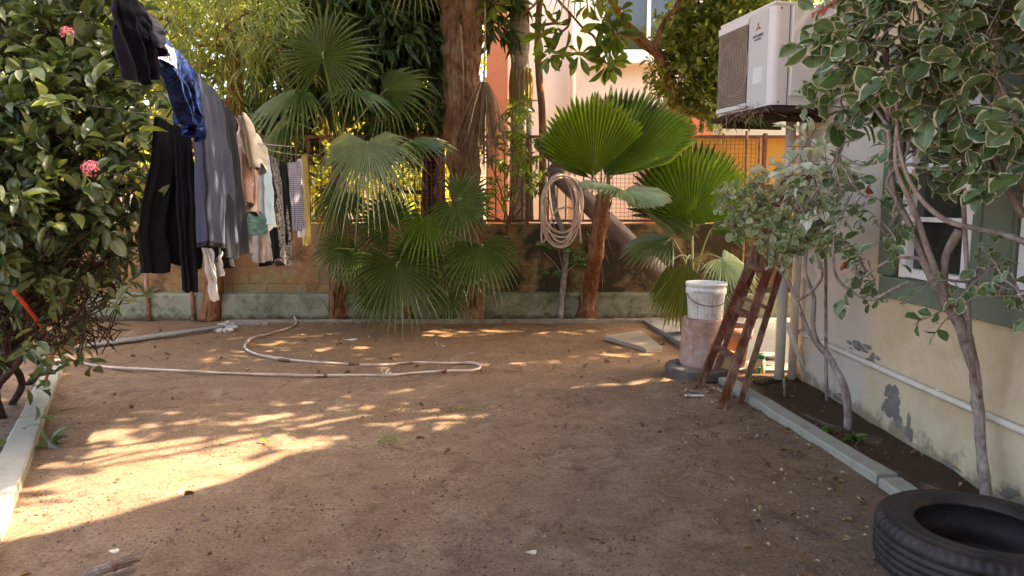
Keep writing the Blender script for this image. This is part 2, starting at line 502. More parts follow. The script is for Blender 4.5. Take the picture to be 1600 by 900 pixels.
# soil
def mat_soil():
    m, t, b = new_mat('garden_soil')
    v = geo_pos(t)
    big = nz(t, v, .9, 5, .6, .4)
    mid = nz(t, v, 4.5, 6, .7, .3)
    fine = nz(t, v, 62, 8, .85)
    c = mixc(t, ramp(t, mid, [(.33, (0, 0, 0)), (.66, (1, 1, 1))]).outputs[0], (.25, .16, .105), (.43, .3, .21))
    c = mixc(t, ramp(t, big, [(.46, (0, 0, 0)), (.62, (1, 1, 1))]).outputs[0], c, (.31, .205, .135))
    sx = t.nodes.new('ShaderNodeSeparateXYZ'); t.links.new(v, sx.inputs[0])
    # darker, redder soil towards the back wall
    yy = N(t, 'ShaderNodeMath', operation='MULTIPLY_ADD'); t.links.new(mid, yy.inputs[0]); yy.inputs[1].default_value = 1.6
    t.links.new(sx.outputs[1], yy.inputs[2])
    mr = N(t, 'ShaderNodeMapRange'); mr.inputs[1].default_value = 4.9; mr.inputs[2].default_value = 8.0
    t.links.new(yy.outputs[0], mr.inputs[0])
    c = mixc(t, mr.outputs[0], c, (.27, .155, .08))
    # dark moist soil of the right bed
    mb_ = N(t, 'ShaderNodeMapRange'); mb_.inputs[1].default_value = 1.72; mb_.inputs[2].default_value = 1.88
    t.links.new(sx.outputs[0], mb_.inputs[0])
    c = mixc(t, mb_.outputs[0], c, (.115, .07, .043))
    # crumbs: dark specks gathered in patches
    vo = N(t, 'ShaderNodeTexVoronoi', Scale=70.0); t.links.new(v, vo.inputs['Vector'])
    sp = ramp(t, vo.outputs['Distance'], [(.16, (1, 1, 1)), (.3, (0, 0, 0))]).outputs[0]
    pm = ramp(t, nz(t, v, 2.6, 5, .7), [(.5, (0, 0, 0)), (.68, (1, 1, 1))]).outputs[0]
    mul = mixc(t, 1.0, sp, pm, 'MULTIPLY')
    c = mixc(t, mul, c, (.075, .045, .03))
    c = mixc(t, .95, c, mixc(t, 1.0, c, ramp(t, fine, [(.3, (.3, .27, .25)), (.5, (1, 1, 1)), (.72, (1.5, 1.48, 1.45))]).outputs[0], 'MULTIPLY'))
    st = ramp(t, nz(t, v, 7.5, 6, .75, .8), [(.54, (0, 0, 0)), (.7, (.8, .8, .8))]).outputs[0]
    c = mixc(t, st, c, (.12, .07, .045))
    st2 = ramp(t, nz(t, v, 1.7, 7, .72, 1.4), [(.55, (0, 0, 0)), (.66, (.6, .6, .6))]).outputs[0]
    c = mixc(t, st2, c, (.14, .085, .055))
    st3 = ramp(t, nz(t, geo_pos(t, (1, .55, 1)), 2.9, 7, .7, .8), [(.58, (0, 0, 0)), (.7, (.5, .5, .5))]).outputs[0]
    c = mixc(t, st3, c, (.55, .43, .32))
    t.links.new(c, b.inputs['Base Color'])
    b.inputs['Roughness'].default_value = .95; b.inputs['Specular IOR Level'].default_value = .15
    ad = N(t, 'ShaderNodeMath', operation='MULTIPLY_ADD'); t.links.new(mid, ad.inputs[0]); ad.inputs[1].default_value = 1.5; t.links.new(fine, ad.inputs[2])
    bump(t, b, ad.outputs[0], .9, .03)
    return m
M['soil'] = mat_soil()

def mat_block():
    """old rendered block wall: courses with joints, black mould, ochre and red stains"""
    m, t, b = new_mat('old_block_wall')
    tc = geo_pos(t)
    sx = t.nodes.new('ShaderNodeSeparateXYZ'); t.links.new(tc, sx.inputs[0])
    cb = t.nodes.new('ShaderNodeCombineXYZ'); t.links.new(sx.outputs[0], cb.inputs[0]); t.links.new(sx.outputs[2], cb.inputs[1])
    br = N(t, 'ShaderNodeTexBrick', Scale=1.0)
    br.inputs['Mortar Size'].default_value = .008; br.inputs['Brick Width'].default_value = .42; br.inputs['Row Height'].default_value = .205
    br.inputs['Color1'].default_value = (.27, .185, .08, 1); br.inputs['Color2'].default_value = (.22, .15, .062, 1); br.inputs['Mortar'].default_value = (.12, .08, .036, 1)
    br.inputs['Mortar Smooth'].default_value = .6
    t.links.new(cb.outputs[0], br.inputs['Vector'])
    f1 = nz(t, tc, 2.2, 6, .7, .5); f2 = nz(t, tc, 6, 6, .7, .3); f3 = nz(t, tc, 1.1, 4, .6)
    c = mixc(t, ramp(t, f3, [(.42, (0, 0, 0)), (.6, (.8, .8, .8))]).outputs[0], br.outputs[0], (.3, .12, .05))
    c = mixc(t, ramp(t, f2, [(.5, (0, 0, 0)), (.68, (.8, .8, .8))]).outputs[0], c, (.31, .25, .14))
    xx = N(t, 'ShaderNodeMapRange'); xx.inputs[1].default_value = -1.2; xx.inputs[2].default_value = .3; xx.inputs[3].default_value = -.12; xx.inputs[4].default_value = .06
    t.links.new(sx.outputs[0], xx.inputs[0])
    a2 = N(t, 'ShaderNodeMath', operation='ADD'); t.links.new(f1, a2.inputs[0]); t.links.new(xx.outputs[0], a2.inputs[1])
    c = mixc(t, ramp(t, a2.outputs[0], [(.44, (0, 0, 0)), (.58, (.9, .9, .9))]).outputs[0], c, (.035, .032, .018))
    t.links.new(c, b.inputs['Base Color']); b.inputs['Roughness'].default_value = .95; b.inputs['Specular IOR Level'].default_value = .15
    bump(t, b, mixc(t, .6, br.outputs['Color'], f2), .5, .02)
    return m
M['block'] = mat_block()
def mat_stained(name, base, stain, stain2, sc=3.0, amt=(.5, .65), low=None, bmp=.25, gray=None):
    m, t, b = new_mat(name)
    v = geo_pos(t)
    f = nz(t, v, sc, 7, .7, .4); f2 = nz(t, v, sc * 3.3, 6, .7)
    c = mixc(t, ramp(t, f, [(amt[0], (0, 0, 0)), (amt[1], (.75, .75, .75))]).outputs[0], base, stain)
    c = mixc(t, ramp(t, f2, [(amt[0] + .04, (0, 0, 0)), (amt[1] + .06, (.6, .6, .6))]).outputs[0], c, stain2)
    sx = t.nodes.new('ShaderNodeSeparateXYZ'); t.links.new(v, sx.inputs[0])
    if gray:
        a = N(t, 'ShaderNodeMath', operation='MULTIPLY_ADD'); t.links.new(f, a.inputs[0]); a.inputs[1].default_value = .5; t.links.new(sx.outputs[1], a.inputs[2])
        mr = N(t, 'ShaderNodeMapRange'); mr.inputs[1].default_value = gray[0]; mr.inputs[2].default_value = gray[1]
        t.links.new(a.outputs[0], mr.inputs[0]); c = mixc(t, mr.outputs[0], c, gray[2])
    if low:
        a = N(t, 'ShaderNodeMath', operation='MULTIPLY_ADD'); t.links.new(f2, a.inputs[0]); a.inputs[1].default_value = -low[0] * 2.2; t.links.new(sx.outputs[2], a.inputs[2])
        mr = N(t, 'ShaderNodeMapRange'); mr.inputs[1].default_value = -low[0]; mr.inputs[2].default_value = -low[0] + .07; mr.inputs[3].default_value = .85; mr.inputs[4].default_value = 0
        t.links.new(a.outputs[0], mr.inputs[0]); c = mixc(t, mr.outputs[0], c, low[1])
    t.links.new(c, b.inputs['Base Color']); b.inputs['Roughness'].default_value = .9; b.inputs['Specular IOR Level'].default_value = .2
    bump(t, b, nz(t, v, 60, 5, .7), bmp, .006)
    return m
M['house'] = mat_stained('cream_render', (.62, .51, .34), (.5, .37, .21), (.42, .35, .25), 2.2, (.46, .68), low=(.2, (.25, .2, .12)), gray=(4.55, 4.7, (.58, .52, .43)))
M['plinth'] = mat_stained('mouldy_plinth', (.27, .25, .16), (.13, .13, .07), (.05, .05, .03), 3.0, (.46, .6), low=(.08, (.06, .035, .02)))
M['kerb'] = mat_stained('concrete_kerb', (.34, .32, .26), (.23, .21, .16), (.2, .18, .13), 5, (.52, .7), bmp=.5)
M['kerb_back'] = mat_stained('soiled_kerb', (.3, .24, .17), (.2, .14, .09), (.15, .1, .06), 5, (.45, .65), bmp=.5)
M['paving'] = mat_stained('grey_paving', (.24, .22, .19), (.19, .17, .14), (.25, .2, .16), 3, (.5, .7))
M['pinkwall'] = mat_stained('pink_plaster', (.76, .64, .55), (.68, .57, .48), (.58, .48, .4), .7, (.5, .75), bmp=.1)
M['orangewall'] = mat_stained('orange_plaster', (.44, .16, .09), (.36, .12, .07), (.28, .11, .07), 1, (.5, .75), bmp=.1)
M['yellowwall'] = mat_stained('ochre_plaster', (.62, .34, .08), (.5, .26, .06), (.4, .2, .06), 1.2, (.5, .7), bmp=.1)
M['whitewall'] = mat_stained('white_plaster', (.74, .72, .7), (.62, .6, .58), (.5, .48, .44), 1, (.55, .8), bmp=.1)
M['white_paint'] = mat_stained('white_window_paint', (.8, .79, .75), (.6, .57, .5), (.45, .4, .33), 5, (.55, .72), bmp=.1)
M['green_paint'] = mat_stained('green_painted_wood', (.16, .2, .14), (.12, .155, .11), (.2, .22, .17), 4, (.5, .7), bmp=.2)
M['pvc'] = mat_stained('dirty_pvc', (.66, .6, .5), (.55, .42, .28), (.36, .26, .17), 5, (.5, .75), bmp=.1)
M['post'] = mat_stained('painted_post', (.52, .46, .37), (.42, .36, .28), (.28, .25, .18), 3, (.5, .7), bmp=.2)
M['rust'] = mat_simple('rusty_iron', (.11, .045, .03), .85, c2=(.22, .09, .05), nscale=14, bmp=.4)
M['rust_light'] = mat_simple('flaking_rust', (.42, .24, .15), .85, c2=(.2, .08, .045), nscale=20, bmp=.4)
M['wood_red'] = mat_bark('weathered_red_wood', (.06, .018, .01), (.22, .07, .038), (.42, .27, .19), (3, 3, .4), 30, .9)
M['hose'] = mat_simple('pink_hose', (.6, .48, .39), .5, c2=(.34, .22, .15), nscale=6, bmp=.1)
M['tape'] = mat_simple('brown_tape', (.16, .06, .04), .6, c2=(.1, .04, .03), bmp=.1)
M['hosecoil'] = mat_simple('tan_hose', (.6, .42, .32), .45, c2=(.48, .32, .23), nscale=7, bmp=.05)
M['beam'] = mat_simple('beige_pipe', (.17, .11, .08), .6, c2=(.13, .08, .055), nscale=4, bmp=.1)
M['glass'] = mat_simple('dark_glass', (.02, .03, .025), .08, c2=(.03, .035, .03), bmp=0, spec=.8)
M['rubber'] = mat_simple('tyre_rubber', (.014, .013, .013), .6, c2=(.05, .04, .033), nscale=4, bmp=.15, spec=.4)
M['rubber_dusty'] = mat_simple('dusty_tyre_rubber', (.18, .14, .11), .85, c2=(.08, .065, .055), nscale=10, bmp=.5)
M['ac_white'] = mat_stained('off_white_enamel', (.72, .70, .68), (.62, .6, .56), (.5, .46, .4), 2.5, (.6, .85), bmp=.02)
M['ac_white'].node_tree.nodes['Principled BSDF'].inputs['Roughness'].default_value = .4
M['ac_panel'] = mat_stained('grey_enamel_panel', (.56, .56, .52), (.5, .5, .45), (.42, .4, .34), 2.5, (.6, .85), bmp=.02)
M['ac_grille'] = mat_simple('grille_wire', (.42, .34, .27), .6, c2=(.32, .25, .2), bmp=0)
M['ac_dark'] = mat_simple('dark_fins', (.02, .018, .02), .7, c2=(.04, .03, .03), bmp=0)
M['logo_red'] = mat_simple('red_emblem', (.62, .03, .02), .4, c2=(.55, .03, .02), bmp=0)
M['logo_dark'] = mat_simple('grey_print', (.1, .11, .11), .5, c2=(.08, .09, .09), bmp=0)
M['tile'] = mat_stained('terracotta_tile', (.34, .09, .06), (.2, .05, .04), (.1, .05, .04), 6, (.48, .66), bmp=.4)
M['bucket'] = mat_stained('paint_splashed_plastic', (.7, .68, .62), (.5, .49, .5), (.62, .5, .28), 14, (.5, .62), bmp=.2)
M['ink'] = mat_simple('dark_ink', (.07, .07, .09), .6, c2=(.1, .1, .12), bmp=0)
M['tub'] = mat_stained('worn_pink_grey_plastic', (.40, .25, .19), (.3, .15, .1), (.46, .42, .39), 5, (.44, .6), bmp=.2)
M['terracotta'] = mat_stained('terracotta_pot', (.42, .2, .12), (.3, .14, .09), (.2, .12, .08), 8, (.5, .7), bmp=.2)
M['ochre_plastic'] = mat_stained('ochre_plastic', (.5, .33, .17), (.4, .24, .12), (.5, .42, .3), 8, (.5, .7), bmp=.1)
M['green_cap'] = mat_simple('green_cap', (.02, .16, .07), .4, c2=(.02, .12, .05), bmp=0)
M['jar'] = mat_simple('jar_plastic', (.5, .38, .22), .25, c2=(.3, .22, .12), nscale=30, bmp=0)
M['white_dirty'] = mat_stained('dirty_white', (.55, .51, .44), (.42, .36, .28), (.3, .24, .18), 12, (.5, .7), bmp=.3)
M['slab'] = mat_stained('stone_slab', (.33, .26, .19), (.32, .25, .18), (.25, .18, .12), 7, (.5, .7), bmp=.5)
M['metal_strip'] = mat_stained('dull_grey_gutter', (.22, .2, .18), (.13, .11, .095), (.34, .31, .27), 6, (.5, .7), bmp=.3)
M['orange_cable'] = mat_simple('orange_cable', (.62, .08, .025), .5, c2=(.45, .06, .02), bmp=0)
M['green_pole'] = mat_simple('green_iron_pole', (.035, .05, .03), .6, c2=(.06, .05, .03), bmp=.1)
M['sack'] = mat_stained('brown_sheath', (.3, .19, .08), (.2, .12, .05), (.24, .22, .07), 7, (.45, .65), bmp=.6)
M['string'] = mat_simple('line_cord', (.35, .33, .3), .8, bmp=0)

def mat_cloth(name, c1, c2=None, pat=None, rough=.9, sheen=.03):
    m, t, b = new_mat(name)
    c2 = c2 or tuple(x * .75 for x in c1)
    v = geo_pos(t)
    f = nz(t, v, 5, 4)
    c = ramp(t, f, [(.35, c1), (.65, c2)]).outputs[0]
    if pat:
        kind, pc, sc = pat
        if kind == 'stripe':
            w = N(t, 'ShaderNodeTexWave', Scale=sc, Distortion=1.0); w.bands_direction = 'Y'; t.links.new(v, w.inputs[0])
            c = mixc(t, ramp(t, w.outputs[1], [(.55, (0, 0, 0)), (.62, (1, 1, 1))]).outputs[0], c, pc)
        elif kind == 'blot':
            vo = nz(t, v, sc, 3, .6, 1.0)
            c = mixc(t, ramp(t, vo, [(.5, (0, 0, 0)), (.54, (1, 1, 1))]).outputs[0], c, pc)
        elif kind == 'check':
            w1 = N(t, 'ShaderNodeTexWave', Scale=sc); w1.bands_direction = 'Y'; t.links.new(v, w1.inputs[0])
            w2 = N(t, 'ShaderNodeTexWave', Scale=sc); w2.bands_direction = 'Z'; t.links.new(v, w2.inputs[0])
            k = mixc(t, 1.0, w1.outputs[0], w2.outputs[0], 'ADD')
            c = mixc(t, ramp(t, k, [(.75, (0, 0, 0)), (.95, (1, 1, 1))]).outputs[0], c, pc)
    t.links.new(c, b.inputs['Base Color']); b.inputs['Roughness'].default_value = rough
    b.inputs['Specular IOR Level'].default_value = .15
    b.inputs['Sheen Weight'].default_value = sheen
    bump(t, b, nz(t, v, 300, 2), .15, .002)
    return m

# ------------------------------------------------------------------ ground (one sheet to the horizon)
def gnoise(x, y):
    return (0.010 * math.sin(x * 1.3 + 1.1 * math.sin(y * .9)) * math.cos(y * 1.1 + .4)
            + 0.020 * mn.noise(Vector((x * .8, y * .8, 3))) + 0.016 * mn.noise(Vector((x * 2.7, y * 2.7, 0))) + 0.008 * mn.noise(Vector((x * 5.5, y * 5.5, 4))) + 0.004 * mn.noise(Vector((x * 9, y * 9, 1))))
def ground_z(x, y):
    k = max(0, min(1, (x + 6) / 1, (6 - x) / 1, (y + 1) / 1, (9.2 - y) / .5))
    return gnoise(x, y) * k - 0.006
dense_x = list(np.arange(-5.2, 3.0, .045)); dense_y = list(np.arange(0.6, 9.0, .05))
xs = [-150, -60, -25, -12, -7, -6] + dense_x + [3.4, 4, 5, 7, 12, 25, 60, 150]
ys = [-60, -20, -8, -3, -1, 0] + dense_y + [9.4, 10, 12, 16, 25, 50, 100, 250]
gv = [(x, y, ground_z(x, y)) for y in ys for x in xs]
nx = len(xs)
gf = [(j * nx + i, j * nx + i + 1, (j + 1) * nx + i + 1, (j + 1) * nx + i) for j in range(len(ys) - 1) for i in range(nx - 1)]
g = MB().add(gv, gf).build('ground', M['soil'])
tag(g, 'trampled brown bare earth of the yard', 'ground', kind='structure')

pv = MB().prism([(1.72, 5.55), (9, 5.55), (9, 8.32), (1.5, 8.32)], -.05, .03)
tag(pv.build('paving', M['paving']), 'pale grey concrete paving past the house corner', 'paving', kind='structure')

def strip(p0, p1, w, z0, z1, name, mat, label, jag=0.0045):
    a, b = Vector(p0), Vector(p1); d = (b - a).normalized(); s = Vector((-d.y, d.x, 0)) * w / 2
    n = max(2, int((b - a).length / .12)); mb = MB(); vs = []
    for i in range(n + 1):
        p = a.lerp(b, i / n)
        j = random.uniform(-jag, jag); j2 = random.uniform(-jag, jag); jz = random.uniform(-jag, jag) * .6
        for q, z in ((p - s + d * 0 + Vector((j, 0, 0)), z0), (p - s + Vector((j, 0, 0)), z1 - .008 + jz), (p - s * .86, z1 + jz), (p + s * .86, z1 + jz), (p + s + Vector((j2, 0, 0)), z1 - .008 + jz), (p + s + Vector((j2, 0, 0)), z0)):
            vs.append((q.x, q.y, z))
    fs = [(i * 6 + k, i * 6 + k + 1, (i + 1) * 6 + k + 1, (i + 1) * 6 + k) for i in range(n) for k in range(5)]
    fs += [(0, 5, 4, 3, 2, 1), tuple(n * 6 + k for k in range(6))]
    mb.add(vs, fs, 0, False)
    o = mb.build(name, mat)
    return tag(o, label, 'kerb')
strip((1.63, 5.25, 0), (1.83, 3.3, 0), .115, -.05, .045, 'kerb', M['kerb'], 'pale concrete kerb running from the ladder to the tyre')
strip((1.832, 3.27, 0), (1.86, 2.86, 0), .115, -.05, .04, 'kerb', M['kerb'], 'concrete kerb length running on under the big tyre')
strip((-4.03, 6.15, 0), (-2.98, 4.24, 0), .13, -.05, .05, 'kerb', M['kerb'], 'concrete kerb below the left bush, far length by the orange cable')
strip((-2.975, 4.23, 0), (-1.7, 1.9, 0), .14, -.05, .05, 'kerb', M['kerb'], 'concrete kerb below the left bush, near length reaching the frame edge')
strip((-3.25, 8.0, 0), (1.75, 8.09, 0), .07, -.03, .035, 'kerb', M['kerb_back'], 'thin soiled kerb along the foot of the back wall')

# ------------------------------------------------------------------ back wall and fence
bw = thing('boundary_wall', 'low old block wall stained ochre and black across the back of the yard', 'wall', (-1, 8.5, 0))
wb = MB()
nxw = 60
vs = []
for i in range(nxw + 1):
    x = -7.5 + 17.0 * i / nxw
    tz = 1.125 + .012 * mn.noise(Vector((x * 2, 0, 0)))
    vs += [(x, 8.40, -.05), (x, 8.40, tz - .015), (x, 8.42, tz), (x, 8.62, tz), (x, 8.64, -.05)]
fs = [(i * 5 + k, (i + 1) * 5 + k, (i + 1) * 5 + k + 1, i * 5 + k + 1) for i in range(nxw) for k in range(4)]
fs += [(0, 1, 2, 3, 4), tuple(nxw * 5 + k for k in (4, 3, 2, 1, 0))]
wb.add(vs, fs, 0, False); wb.build('masonry', M['block'], bw)
pb = MB(); vs = []
for i in range(nxw + 1):
    x = -7.5 + 16.6 * i / nxw
    a = .01 * mn.noise(Vector((x * 3, 5, 0))); bz = .006 * mn.noise(Vector((x * 4, 9, 0)))
    vs += [(x, 8.22 + a, -.05), (x, 8.22 + a, .29 + bz), (x, 8.235 + a, .305 + bz), (x, 8.41, .31 + bz)]
fs = [(i * 4 + k, (i + 1) * 4 + k, (i + 1) * 4 + k + 1, i * 4 + k + 1) for i in range(nxw) for k in range(3)]
pb.add(vs, fs, 0, False); pb.build('plinth', M['plinth'], bw)

fz0, fz1, fy = 1.16, 2.15, 8.5
fe = thing('metal_fence', 'rusty iron fence of bars and wire mesh on top of the back wall', 'fence', (0, fy, 1.12))
rb = MB()
rb.box((-1.9, fy, fz1), (8.2, .035, .035)); MB().box((-1.9, fy, fz0), (8.2, .03, .03)).build('rail', M['rust'], fe)
rb.build('rail', M['rust'], fe)
MB().box((2.95, fy, fz0), (1.5, .03, .03)).build('rail', M['rust'], fe); rb = MB(); rb.box((2.95, fy, fz1), (1.5, .035, .035)); rb.build('rail', M['rust'], fe)
for x in (-5.2, -4.2, -3.05, -2.0, -.82, .18, 1.15, 2.1, 3.0):
    MB().box((x, fy - .005, (fz0 + fz1) / 2), (.045, .045, fz1 - fz0 + .08), bev=.004).build('post', M['rust'], fe)
def bars(x0, x1, st, name='bar_panel', mat=None, th=.016):
    mb = MB(); x = x0
    while x < x1:
        mb.box((x, fy, (fz0 + fz1) / 2), (th, th, fz1 - fz0)); x += st
    mb.build(name, mat or M['rust'], fe)
bars(-4.8, -.85, .14); bars(-.3, 1.1, .105)
def mesh_panel(x0, x1, st=.055, z0=fz0, z1=fz1, w=.0045, mat=None):
    mb = MB(); x = x0
    while x < x1:
        mb.box((x, fy + .012, (z0 + z1) / 2), (w, w, z1 - z0)); x += st
    z = z0
    while z < z1:
        mb.box(((x0 + x1) / 2, fy + .016, z), (x1 - x0, w, w)); z += st
    mb.build('wire_mesh', mat or M['rust'], fe)
mesh_panel(-4.8, -2.9, .09); mesh_panel(-2.45, -.85); mesh_panel(.95, 2.9, .05, mat=M['rust'])
for px, r in ((1162, .018), (1182, .016)):
    p = W(px, 340, 8.3)
    o = MB().tube([(p.x, 8.3, .31), (p.x + .01, 8.3, 1.2), (p.x, 8.3, 2.2 if px < 1170 else 2.12)], r, 8, res=2, knob=.1).build('rusty_stake', M['rust_light'])
    tag(o, 'taller flaking rusty stake standing before the ochre wall, left one' if px < 1170 else 'shorter flaking rusty stake standing before the ochre wall, right one', 'stake', 'rusty stakes by the fence')

# ------------------------------------------------------------------ buildings behind
pbd = thing('pink_house', 'pink plastered building behind the fence with white sill and drainpipe', 'building', (1.5, 13, 0))
Yp = 12.5
def wx(px, Y=Yp, py=200): return W(px, py, Y).x
def wz(py, Y=Yp): return W(800, py, Y).z
x0, x1 = wx(775), wx(1500)
wx0, wx1, wz0, wz1 = wx(938), wx(1085), wz(82), wz(82) + 1.4
mb = MB()
mb.box(((x0 + wx0) / 2, Yp + .15, 2.9 + 1.2), (wx0 - x0, .3, 5.0 + 1.2)); 
mb.box(((wx1 + x1) / 2, Yp + .15, 4.1), (x1 - wx1, .3, 6.2))
mb.box(((wx0 + wx1) / 2, Yp + .15, (1.0 + wz0) / 2), (wx1 - wx0, .3, wz0 - 1.0))
mb.box(((wx0 + wx1) / 2, Yp + .15, (wz1 + 7.2) / 2), (wx1 - wx0, .3, 7.2 - wz1))
mb.build('wall', M['pinkwall'], pbd)
mb = MB().box(((x0 + x1) / 2 + .05, Yp + .12, .52), (x1 - x0 + .1, .3, .96)); mb.build('lower_wall', M['pinkwall'], pbd)
MB().box((wx(778), Yp - .12, 3.6), (.36, .5, 7.2), bev=.01).build('pilaster', M['orangewall'], pbd)
zo = wz(168)
MB().box(((wx(1010) + wx(1123)) / 2, Yp - .06, zo / 2 + .2), (wx(1123) - wx(1010), .1, zo - .4)).build('orange_panel', M['orangewall'], pbd)
MB().tube([(wx(893), Yp - .1, 1.0), (wx(893), Yp - .1, 7.0)], .055, 12).build('drainpipe', M['pinkwall'], pbd)
MB().box(((wx0 + wx1) / 2, Yp - .06, wz0 - .12), (wx1 - wx0 + .3, .3, .2), bev=.01).build('sill', M['whitewall'], pbd)
wn = MB()
for q in (wx0 + .03, (wx0 + wx1) / 2, wx1 - .03): wn.box((q, Yp + .1, (wz0 + wz1) / 2), (.06, .06, wz1 - wz0))
wn.box(((wx0 + wx1) / 2, Yp + .1, wz0 + .03), (wx1 - wx0, .07, .06))
wo = wn.build('window', M['white_paint'], pbd)
MB().box(((wx0 + wx1) / 2, Yp + .14, (wz0 + wz1) / 2), (wx1 - wx0, .01, wz1 - wz0)).build('pane', M['glass'], wo)
# white-banded ochre outbuilding at the right end
ob = thing('ochre_outbuilding', 'ochre walled outbuilding with a white band on top beyond the fence', 'building', (4, 10.5, 0))
Yo = 10.4
MB().box((wx(1060, Yo) + 4, Yo + .15, wz(216, Yo) / 2), (8, .3, wz(216, Yo))).build('wall', M['yellowwall'], ob)
MB().box((wx(1122, Yo) + 4, Yo + .1, (wz(216, Yo) + wz(160, Yo)) / 2 + .002), (8, .5, wz(160, Yo) - wz(216, Yo)), bev=.01).build('parapet', M['whitewall'], ob)
# pale neighbour wall and building far left
nb = thing('neighbour_house', 'pale sunlit neighbouring house glimpsed through the foliage on the left', 'building', (-5, 16, 0))
mb = MB().box((-6.5, 16.2, 1.6), (12.5, .3, 3.2)); mb.build('wall', M['whitewall'], nb)
MB().box((-6.5, 15.9, 3.25), (12.8, .9, .18)).build('eave', M['pinkwall'], nb)
for x in (-10.5, -8, -5.2, -2.4):
    w_ = MB().box((x, 16.0, 1.7), (1.1, .12, 1.2)).build('window', M['white_paint'], nb)
    MB().box((x, 15.93, 1.7), (.95, .02, 1.05)).build('pane', M['glass'], w_)

# ------------------------------------------------------------------ the house on the right
XW = 2.25
hs = thing('cream_house', 'cream rendered house wall with green framed window along the right side', 'house', (XW, 3, 0))
oy0, oy1, oz0, oz1 = 1.6, 4.18, .93, 2.25
HY0, HY1, HZ = -4.0, 5.5, 2.8
mb = MB()
mb.box((XW + 1.5, (HY0 + HY1) / 2, .93 / 2 - .05), (3, HY1 - HY0, .93 + .1))
mb.box((XW + 1.5, (oy1 + HY1) / 2, (oz0 + oz1) / 2), (3, HY1 - oy1, oz1 - oz0))
mb.box((XW + 1.5, (HY0 + oy0) / 2, (oz0 + oz1) / 2), (3, oy0 - HY0, oz1 - oz0))
mb.box((XW + 1.5, (HY0 + HY1) / 2, (oz1 + HZ) / 2), (3, HY1 - HY0, HZ - oz1))
mb.box((XW + .9, (oy0 + oy1) / 2, (oz0 + oz1) / 2), (1.0, oy1 - oy0, oz1 - oz0))
mb.build('wall', M['house'], hs)
MB().box((XW - .012, (oy0 + oy1) / 2, .868), (.045, oy1 - oy0 + .1, .125), bev=.004).build('sill', M['green_paint'], hs)
MB().box((XW - .012, oy1 + .01, 1.6), (.04, .14, 1.33), bev=.004).build('jamb', M['green_paint'], hs)
def pane_unit(ya, yb, kind):
    xf = XW + .03
    if kind == 'glazed':
        f = MB()
        f.box((xf, ya + .035, 1.59), (.05, .07, 1.31)).box((xf, yb - .035, 1.59), (.05, .07, 1.31))
        for z in (.965, 1.27, 1.56, 1.85, 2.21): f.box((xf, (ya + yb) / 2, z), (.044, yb - ya - .141, .05 if z in (.965, 2.21) else .025))
        w = f.build('window', M['white_paint'], hs)
        MB().box((xf + .02, (ya + yb) / 2, 1.59), (.006, yb - ya - .14, 1.28)).build('pane', M['glass'], w)
    elif kind == 'shutter':
        f = MB().box((xf - .02, (ya + yb) / 2, 1.59), (.03, yb - ya - .01, 1.3), bev=.004)
        f.box((xf - .04, ya + .05, 1.59), (.012, .06, 1.3)).box((xf - .04, yb - .05, 1.59), (.012, .06, 1.3))
        f.build('shutter', M['green_paint'], hs)
    else:
        f = MB()
        f.box((xf, ya + .03, 1.59), (.05, .06, 1.31)).box((xf, yb - .03, 1.59), (.05, .06, 1.31))
        n = 7
        for i in range(1, n): f.box((xf, ya + .06 + (yb - ya - .12) * i / n, 1.59), (.03, .022, 1.3))
        for z in (.965, 1.15, 1.34, 1.6, 1.85, 2.21): f.box((xf, (ya + yb) / 2, z), (.034, yb - ya - .121, .045))
        w = f.build('window_grille', M['white_paint'], hs)
        MB().box((xf + .04, (ya + yb) / 2, 1.59), (.006, yb - ya - .12, 1.28)).build('pane', M['glass'], w)
pane_unit(3.46, 4.09, 'glazed'); pane_unit(3.14, 3.45, 'shutter'); pane_unit(2.5, 3.13, 'grille'); pane_unit(1.65, 2.49, 'glazed')
MB().tube([(XW - .022, 5.42, .37), (XW - .022, 4, .365), (XW - .022, 2.6, .372), (XW - .022, .5, .37)], .018, 10, res=4).build('wall_pipe', M['pvc'], hs)
cl = MB()
for y in (4.6, 3.6, 2.7): MB().box((XW - .012, y, .37), (.03, .02, .05)).build('pipe_clip', M['pvc'], hs)
# broken plaster patches (darker render below, slightly proud crust)
def patch(y, z, ry, rz, seed, name='bare_patch', mat=None, x=XW - .003):
    rnd = random.Random(seed); n = 26; vs = [(x - .003, y, z)]
    for i in range(n):
        a = 2 * math.pi * i / n; k = 1 + .45 * mn.noise(Vector((math.cos(a) * 2, math.sin(a) * 2, seed))) + rnd.uniform(-.14, .14)
        vs.append((x, y + ry * k * math.cos(a), z + rz * k * math.sin(a)))
    MB().add(vs, [(0, i + 1, (i + 1) % n + 1) for i in range(n)], 0, True).build(name, mat or M['bare'], hs)
M['bare'] = mat_stained('bare_grey_render', (.2, .18, .16), (.28, .25, .21), (.12, .11, .09), 14, (.45, .6), bmp=.8)
def peel(spots, name):
    mb = MB(); rnd = random.Random(len(spots) * 7 + 1); k = 0
    for (y, z, ry, rz, n) in spots:
        for q in range(n):
            k += 1; cy, cz = y + rnd.gauss(0, ry * .5), max(.015, z + rnd.gauss(0, rz * .5)); sr = rnd.uniform(.15, .55)
            a_, b_ = ry * sr, rz * sr; m_ = 16; x = XW - .002 - .00009 * k; vs = [(x, cy, cz)]
            for i in range(m_):
                a = 2 * math.pi * i / m_; s_ = 1 + .5 * mn.noise(Vector((math.cos(a) * 2, math.sin(a) * 2, k))) + rnd.uniform(-.25, .25)
                vs.append((x, cy + a_ * s_ * math.cos(a), cz + b_ * s_ * math.sin(a)))
            mb.add(vs, [(0, i + 1, (i + 1) % m_ + 1) for i in range(m_)], 0, False)
    return mb.build(name, M['bare'], hs)
